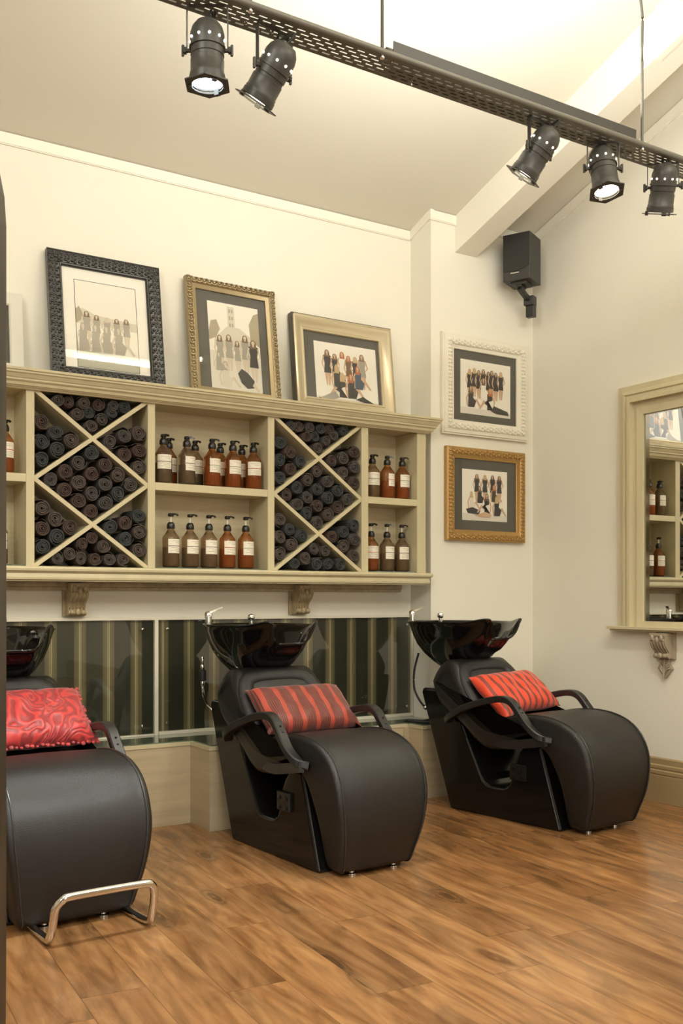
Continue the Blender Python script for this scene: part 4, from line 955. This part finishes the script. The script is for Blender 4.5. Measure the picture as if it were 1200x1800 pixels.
def make_chair(label):
    t = thing('backwash_chair', (0, 0, 0), label, 'salon chair', 'backwash chairs with black basins')
    # glossy base with a U-shaped cut-out
    pr = [(.250, 0), (.465, .60), (.455, .625), (.30, .625), (.20, .52), (.115, .36), (.030, .205), (.005, .175), (-.03, .160), (-.12, .160), (-.150, .175), (-.170, .215), (-.19, .30), (-.215, .345), (-.25, .385), (-.345, .395), (-.470, 0)]
    mb = MB(); mb.prism(pr, 'x', -.212, .212, 'gloss'); mb.build('base', t, bevel=.012, seg=3)
    for s in (-1, 1):   # bright rolled edge along the raked front
        mb = MB(); mb.tube([(s*.207, -.470, .012), (s*.207, -.352, .385)], .0045, 'chrome' if False else 'armp', n=8); mb.build('edge_trim', t, smooth=True)
        mb = MB(); mb.tube(smoothcurve([(s*.213, .13, .385), (s*.213, .036, .205), (s*.213, .01, .168), (s*.213, -.03, .152), (s*.213, -.12, .152), (s*.213, -.155, .17)], 4), .0045, 'armp', n=6); mb.build('cutout_trim', t, smooth=True)
    # seat shell : padded tub seen from the side
    sh = smoothcurve([(.355, .69, 0), (.362, .65, 0), (.305, .55, 0), (.150, .455, 0), (.05, .378, 0), (-.043, .345, 0), (-.20, .372, 0), (-.36, .425, 0), (-.33, .455, 0), (-.16, .47, 0), (-.02, .49, 0), (.05, .55, 0), (.13, .66, 0), (.20, .755, 0), (.255, .785, 0), (.315, .765, 0)], 4, True)
    extrude_profile([(p.x, p.y) for p in sh], lambda z: .243-.03*max(0, (z-.70)/.09), 'leather_side', 'seat_shell', t,
                    cols=[(-1, .045), (-.98, .022), (-.94, .008), (-.88, .001), (-.8, 0), (.8, 0), (.88, .001), (.94, .008), (.98, .022), (1, .045)])
    # neck-rest bolster, arched
    arch = []
    for k in range(13):
        a = PI*k/12; x = -.190*math.cos(a); q = (.43+.235*min(1, math.sin(a)*1.9)**.7)/.665
        arch.append((x, .045+.155*q-.002, .50+.205*q+.030))
    def onback(x, s): return (x, .06+.165*s-.012, .535+.225*s)
    path = [onback(-.190, .0), onback(-.196, .35), onback(-.190, .65), onback(-.165, .86), onback(-.11, .95), onback(0, .97), onback(.11, .95), onback(.165, .86), onback(.190, .65), onback(.196, .35), onback(.190, 0)]
    mb = MB(); sec = [(.040*math.cos(2*PI*i/12), .024*math.sin(2*PI*i/12)) for i in range(12)]
    mb.sweep(smoothcurve(path, 4), sec, 'leather', up=(0, -.81, .59)); mb.build('neck_bolster', t, smooth=True)
    # legrest roll
    ro = smoothcurve([(-.03, .455, 0), (-.09, .500, 0), (-.22, .533, 0), (-.36, .541, 0), (-.48, .520, 0), (-.570, .467, 0), (-.622, .385, 0), (-.640, .285, 0), (-.630, .170, 0), (-.600, .075, 0), (-.578, .024, 0), (-.52, .018, 0), (-.480, .04, 0), (-.470, .16, 0), (-.452, .25, 0), (-.407, .345, 0), (-.350, .392, 0), (-.26, .412, 0), (-.12, .420, 0)], 4, True)
    hw = lambda z: .229-.050*max(0, min(1, (.33-z)/.33))**1.35
    lr = extrude_profile([(p.x, p.y) for p in ro], hw, 'leather', 'leg_rest', t)
    for s in (-1, 1):
        pts = [(s*hw(p.y)*.905, p.x, p.y) for p in ro[3:44]]
        cen = Vector((0, -.42, .36))
        pts = [(x, y+(y-cen.y)*.004, z+(z-cen.z)*.004) for x, y, z in pts]
        mb = MB(); mb.tube(pts, .0028, 'pipe', n=6); mb.build('piping', lr, smooth=True)
    # arms
    for s in (-1, 1):
        X = s*.268
        pts = smoothcurve([(s*.238, .235, .470), (X, .185, .500), (X, .10, .545), (X, -.05, .592), (X, -.16, .612), (X, -.222, .598), (X, -.275, .545), (X, -.330, .485), (X-s*.010, -.395, .440), (X-s*.04, -.425, .428)], 5)
        mb = MB(); sec = [(-.022, -.011), (-.017, -.016), (.017, -.016), (.022, -.011), (.022, .011), (.017, .016), (-.017, .016), (-.022, .011)]
        mb.sweep(pts, sec, 'armp', up=(s*1.0, .0001, .0001) if False else (0, .3, 1)); a = mb.build('armrest', t, smooth=True)
        mb = MB(); mb.sweep(smoothcurve([(X-s*.004, -.425, .428), (X-s*.02, -.30, .405), (s*.236, -.16, .385), (s*.225, -.03, .40)], 4), [(-.010, -.022), (.010, -.022), (.012, .0), (.010, .022), (-.010, .022), (-.012, 0)], 'armp'); mb.build('arm_fairing', a, smooth=True)
        for q in (0, 1):
            mb = MB(); mb.ball((X, -.27-.018*q, .578-.024*q), .0045, 'socket_hole', 6); mb.build('bolt', a)
    # power socket on the left side of the base
    so = MB(); so.box((-.226, -.270, .212), (-.211, -.170, .292), 'pump'); sk = so.build('power_socket', t, bevel=.003)
    for yy in (-.195, -.245):
        for zz in (.228, .268):
            mb = MB(); mb.lathe([(.011, 0), (.011, .003), (.006, .004)], 'socket_hole', Matrix.Translation((-.2255, yy, zz)) @ Matrix.Rotation(-PI/2, 4, 'Y'), n=10); mb.build('socket_hole', sk)
    for s in (-1, 1):
        mb = MB(); mb.lathe([(.020, 0), (.020, .006), (.012, .010), (.010, .030)], 'chrome', Matrix.Translation((s*.105, -.548, .0005)), n=16); mb.build('foot', t, smooth=True)
    # basin ---------------------------------------------------------
    n = 144
    def ring(lv, rim_s, zoff, inner=0):
        out = []
        for i in range(n):
            a = 2*PI*i/n; c, s = math.cos(a), math.sin(a)
            e = 2/2.7
            x = (.226)*math.copysign(abs(c)**e, c); y = .285*math.copysign(abs(s)**e, s)
            fr = max(0, -s)**2
            k = max(0, 1-lv*2.0)
            dip = -.082*math.exp(-(x/.102)**10)*(1 if y < -.1 else 0)*k
            horn = .020*math.exp(-((abs(x)-.135)/.035)**2)*(1 if y < -.1 else 0)*k
            fwd = -.075*math.exp(-((abs(x)-.120)/.045)**2)*(1 if y < -.1 else 0)*k
            side = 1+(.0)
            out.append((x*rim_s*side, .385+(y*rim_s+fwd*rim_s), .985+dip+horn+zoff-(y*0)))
        return out
    levels = [(0, .965, -.004, 0), (0, 1.0, 0, 0), (0, 1.012, -.006, 0), (0, .985, -.014, 0), (.10, .955, -.035, 0), (.2, .91, -.075, 0), (.32, .83, -.125, 0), (.5, .68, -.18, 0), (.7, .50, -.225, 0), (.85, .34, -.255, 0), (1, .26, -.285, 0)]
    inn = [(0, .93, -.016, 1), (.12, .89, -.05, 1), (.25, .82, -.10, 1), (.4, .68, -.15, 1), (.6, .48, -.18, 1), (.8, .20, -.195, 1), (1, .05, -.198, 1)]
    rings = [ring(*l) for l in reversed(levels)]+[ring(*l) for l in inn]
    vs = [p for r_ in rings for p in r_]; fs = []
    for j in range(len(rings)-1):
        for i in range(n): fs.append((j*n+i, j*n+(i+1) % n, (j+1)*n+(i+1) % n, (j+1)*n+i))
    fs.append(tuple(range(n-1, -1, -1))); fs.append(tuple((len(rings)-1)*n+i for i in range(n)))
    mb = MB(); mb.add(vs, fs, 'ceramic'); bo = mb.build('basin', t, smooth=True, auto=80)
    mb = MB(); pr = []
    for k in range(6): z = .622+k*.014; pr += [(.062, z), (.066, z+.004), (.066, z+.008), (.060, z+.012)]
    mb.lathe(pr, 'rubber', Matrix.Translation((0, .385, 0)), n=24); mb.build('tilt_gaiter', t, smooth=True)
    # mixer tap and hand shower
    mb = MB(); T = Matrix.Translation((-.150, .600, .975))
    mb.lathe([(.021, 0), (.021, .006), (.017, .008), (.017, .038), (.019, .040), (.019, .058), (.014, .066), (.003, .070)], 'chrome', T, n=18)
    mb.sweep([T @ Vector(p) for p in ((-.004, 0, .060), (.015, -.012, .068), (.040, -.030, .082), (.058, -.044, .090))], [(-.009, -.004), (.009, -.004), (.006, .004), (-.006, .004)], 'chrome'); tp = mb.build('mixer_tap', bo, smooth=True)
    mb = MB(); mb.lathe([(.014, 0), (.014, .008), (.009, .012), (.009, .022), (.016, .028), (.020, .040), (.016, .052), (.004, .058)], 'chrome', Matrix.Translation((.115, .640, .972)), n=18); mb.build('hand_shower_head', bo, smooth=True)
    return t
chair_proto = make_chair('black backwash chair in the middle with a rust pinstriped cushion and glossy black basin')
chair_proto.location = (-2.130, -.755, 0); chair_proto.rotation_euler.z = math.radians(2.5)
chair_r = copy_tree(chair_proto); chair_r['label'] = 'black backwash chair by the right wall with an orange-red striped cushion'
chair_r.location = (-.832, -.735, 0); chair_r.rotation_euler.z = math.radians(7.5)
chair_l = copy_tree(chair_proto); chair_l['label'] = 'black backwash chair cut off at the left edge, with a chrome footrest bar in front'
chair_l.location = (-3.362, -.745, 0); chair_l.rotation_euler.z = math.radians(3)
def widen(chair, sx, sy, dx):
    for ch in chair.children:
        if ch.name.startswith('leg_rest'): ch.scale = (sx, sy, 1); ch.location.x = dx
widen(chair_l, 1.12, 1, 0); widen(chair_r, 1.10, 1.03, .015)
# chrome footrest on the left chair
mb = MB()
loop = smoothcurve([(-.150, -.36, .014), (-.152, -.60, .014), (-.155, -.725, .016), (-.156, -.752, .030), (-.150, -.765, .075), (-.145, -.775, .125), (-.125, -.785, .152), (-.09, -.787, .160), (.14, -.787, .160), (.177, -.785, .152), (.192, -.775, .125), (.194, -.765, .075), (.192, -.752, .030), (.187, -.725, .016), (.182, -.60, .014), (.180, -.36, .014)], 6)
mb.tube(loop, .0135, 'chrome', n=14); mb.build('footrest_bar', chair_l, smooth=True)

# cushions ----------------------------------------------------------
def cushion(name, label, chair, W, H, mname, thick=.058, skew=0, frill=False, dx=0, dy=0, dz=0, tilt=40, rz=0, droop=0):
    nx, nz = 30, 20; vs = []; fs = []
    for side in (1, -1):
        for j in range(nz+1):
            for i in range(nx+1):
                u = -1+2*i/nx; v = -1+2*j/nz
                e = max(0, (1-u**4)*(1-v**4))**.55
                x = u*W/2*(1-.035*(1-v*v)); z = v*H/2*(1-.05*(1-u*u))
                wr = .004*math.sin(9*u+3*v)*math.sin(7*v+2)+.003*math.sin(17*u-5*v)
                if droop: z -= droop*max(0, -u)**3*(v < .3)*abs(v-.3); x -= 0
                y = -side*(thick*e+wr*e)
                vs.append((x, y, z))
    N = (nx+1)*(nz+1)
    for s in (0, 1):
        for j in range(nz):
            for i in range(nx):
                a = s*N+j*(nx+1)+i; q = (a, a+1, a+nx+2, a+nx+1); fs.append(q if s == 0 else q[::-1])
    mb = MB(); mb.add(vs, fs, mname)
    o = mb.build(name, smooth=True, auto=80)
    tag(o, label, 'cushion')
    if frill:
        mb = MB(); pts = []
        per = [(-1, -1), (1, -1), (1, 1), (-1, 1), (-1, -1)]
        for (a, b), (c, d) in zip(per, per[1:]):
            K = 22 if b == d else 14
            for k in range(K): 
                f = k/K; u = a+(c-a)*f; v = b+(d-b)*f
                mb.ball((u*W/2*(1-.035*(1-v*v)), .004*math.sin(k*2.1), v*H/2*(1-.05*(1-u*u))), .0085+.002*math.sin(k*1.7), mname, 5, (1, .8, 1))
        mb.build('ruffled_edge', o, smooth=True)
    # place relative to the chair
    Mx = Matrix.Translation(chair.location) @ Matrix.Rotation(chair.rotation_euler.z, 4, 'Z') @ Matrix.Translation((dx, .012+dy, .618+dz)) @ Matrix.Rotation(rz, 4, 'Z') @ Matrix.Rotation(-math.radians(90-tilt), 4, 'X') @ Matrix.Rotation(skew, 4, 'Y')
    o.matrix_world = Mx; return o
cushion('cushion', 'rust red cushion with dark pinstripes on the middle backwash chair', chair_proto, .50, .275, 'cush_pin', dx=.030, dz=-.010)
cushion('cushion', 'bright orange-red striped cushion on the backwash chair by the right wall', chair_r, .50, .275, 'cush_or', skew=math.radians(-2), droop=.05, dx=.035, dz=0)
cushion('cushion', 'red damask cushion with ruffled edges on the leftmost backwash chair', chair_l, .44, .30, 'cush_red', frill=True, dz=.02, dx=.045)

# hoses ---------------------------------------------------------------
def hose(name, label, pts, r, m, fit=None):
    t = thing(name, pts[0], label, 'hose')
    o0 = Vector(pts[0])
    mb = MB(); mb.tube([p-o0 for p in smoothcurve(pts, 7)], r, m, n=8); mb.build('hose_line', t, smooth=True)
    if fit: fit(t, o0)
def fit_mid(t, o0):
    mb = MB()
    for z0, z1, r, m in ((-.02, .02, .009, 'chrome'), (-.045, -.02, .012, 'chrome'), (-.10, -.045, .018, 'rubber'), (-.125, -.10, .010, 'chrome')):
        mb.lathe([(r*.8, z0), (r, z0+.004), (r, z1-.004), (r*.8, z1)], m, Matrix.Translation((0, 0, z0*0)), n=12)
    mb.build('inline_valve', t, smooth=True)
hose('water_hose', 'braided steel hose with a black inline valve hanging from the middle basin', [(-2.318, -.12, .80), (-2.318, -.12, .69), (-2.315, -.13, .62), (-2.295, -.17, .565), (-2.25, -.215, .54), (-2.20, -.235, .535)], .006, 'chrome', fit_mid)
hose('water_hose', 'black hose looping from the right basin down onto the glass ledge', [(-.985, -.12, .80), (-1.0, -.10, .70), (-1.0, -.10, .60), (-.975, -.13, .52), (-.925, -.17, .45), (-.93, -.12, .415), (-1.0, -.04, .414), (-1.03, -.08, .414), (-.98, -.17, .414), (-.93, -.20, .414)], .0065, 'rubber',
     lambda t, o0: (lambda mb: (mb.lathe([(.010, -.02), (.014, -.012), (.014, .012), (.010, .02)], 'chrome', Matrix.Translation(Vector((-.950, -.15, .50))-o0) @ Matrix.Rotation(.8, 4, 'Y'), n=10), mb.build('brass_coupling', t, smooth=True)))(MB()))

# ------------------------------------------------------------------ arched mirror frame at the very left foreground
pa = thing('arched_mirror_stand', (-4.315, -3.19, 0), 'dark weathered metal edge of an arched mirror frame at the left edge of the picture', 'mirror frame', rz=-ca)
def arch_frame():
    # local x along camera-right, front faces -y ; right edge at x = hw
    hw, zs, rise, th, bw = .29, 1.585, .30, .035, .085
    out = [(hw-.003, 0), (hw, .7), (hw, zs)]
    for k in range(1, 13):
        a = PI/2*k/12; out.append((hw*math.cos(a), zs+rise*math.sin(a)))
    left = [(-x, z) for x, z in out[:-1]][::-1]; poly = out+left
    inn = [(max(-1, x-(bw if x > 0 else -bw)) if abs(x) > bw else 0, z-(bw if z > zs+rise-.12 else 0)) for x, z in poly]
    n = len(poly); inn = []
    for x, z in poly:
        s = (hw-bw)/hw; zz = z if z <= zs else zs+(z-zs)*(rise-bw)/rise
        inn.append((x*s, max(zz, .08)))
    vs = [(x, -th, z) for x, z in poly]+[(x, 0, z) for x, z in poly]+[(x, -th, z) for x, z in inn]+[(x, 0, z) for x, z in inn]
    fs = []
    for i in range(n):
        j = (i+1) % n; fs += [(i, j, 2*n+j, 2*n+i), (n+i, 3*n+i, 3*n+j, n+j), (i, n+i, n+j, j), (2*n+i, 2*n+j, 3*n+j, 3*n+i)]
    mb = MB(); mb.add(vs, fs, 'post'); mb.build('frame', pa)
    mb = MB(); mb.add([(x, -.01, z) for x, z in inn]+[(x, -.006, z) for x, z in inn], [tuple(range(n)), tuple(range(2*n-1, n-1, -1))]+[(i, (i+1) % n, (i+1) % n+n, i+n) for i in range(n)], 'mirror'); mb.build('mirror_glass', pa)
    for z in (.55, 1.455):
        mb = MB(); mb.ball((hw-.008, -th-.001, z), .004, 'chrome', 6); mb.build('screw', pa)
arch_frame()
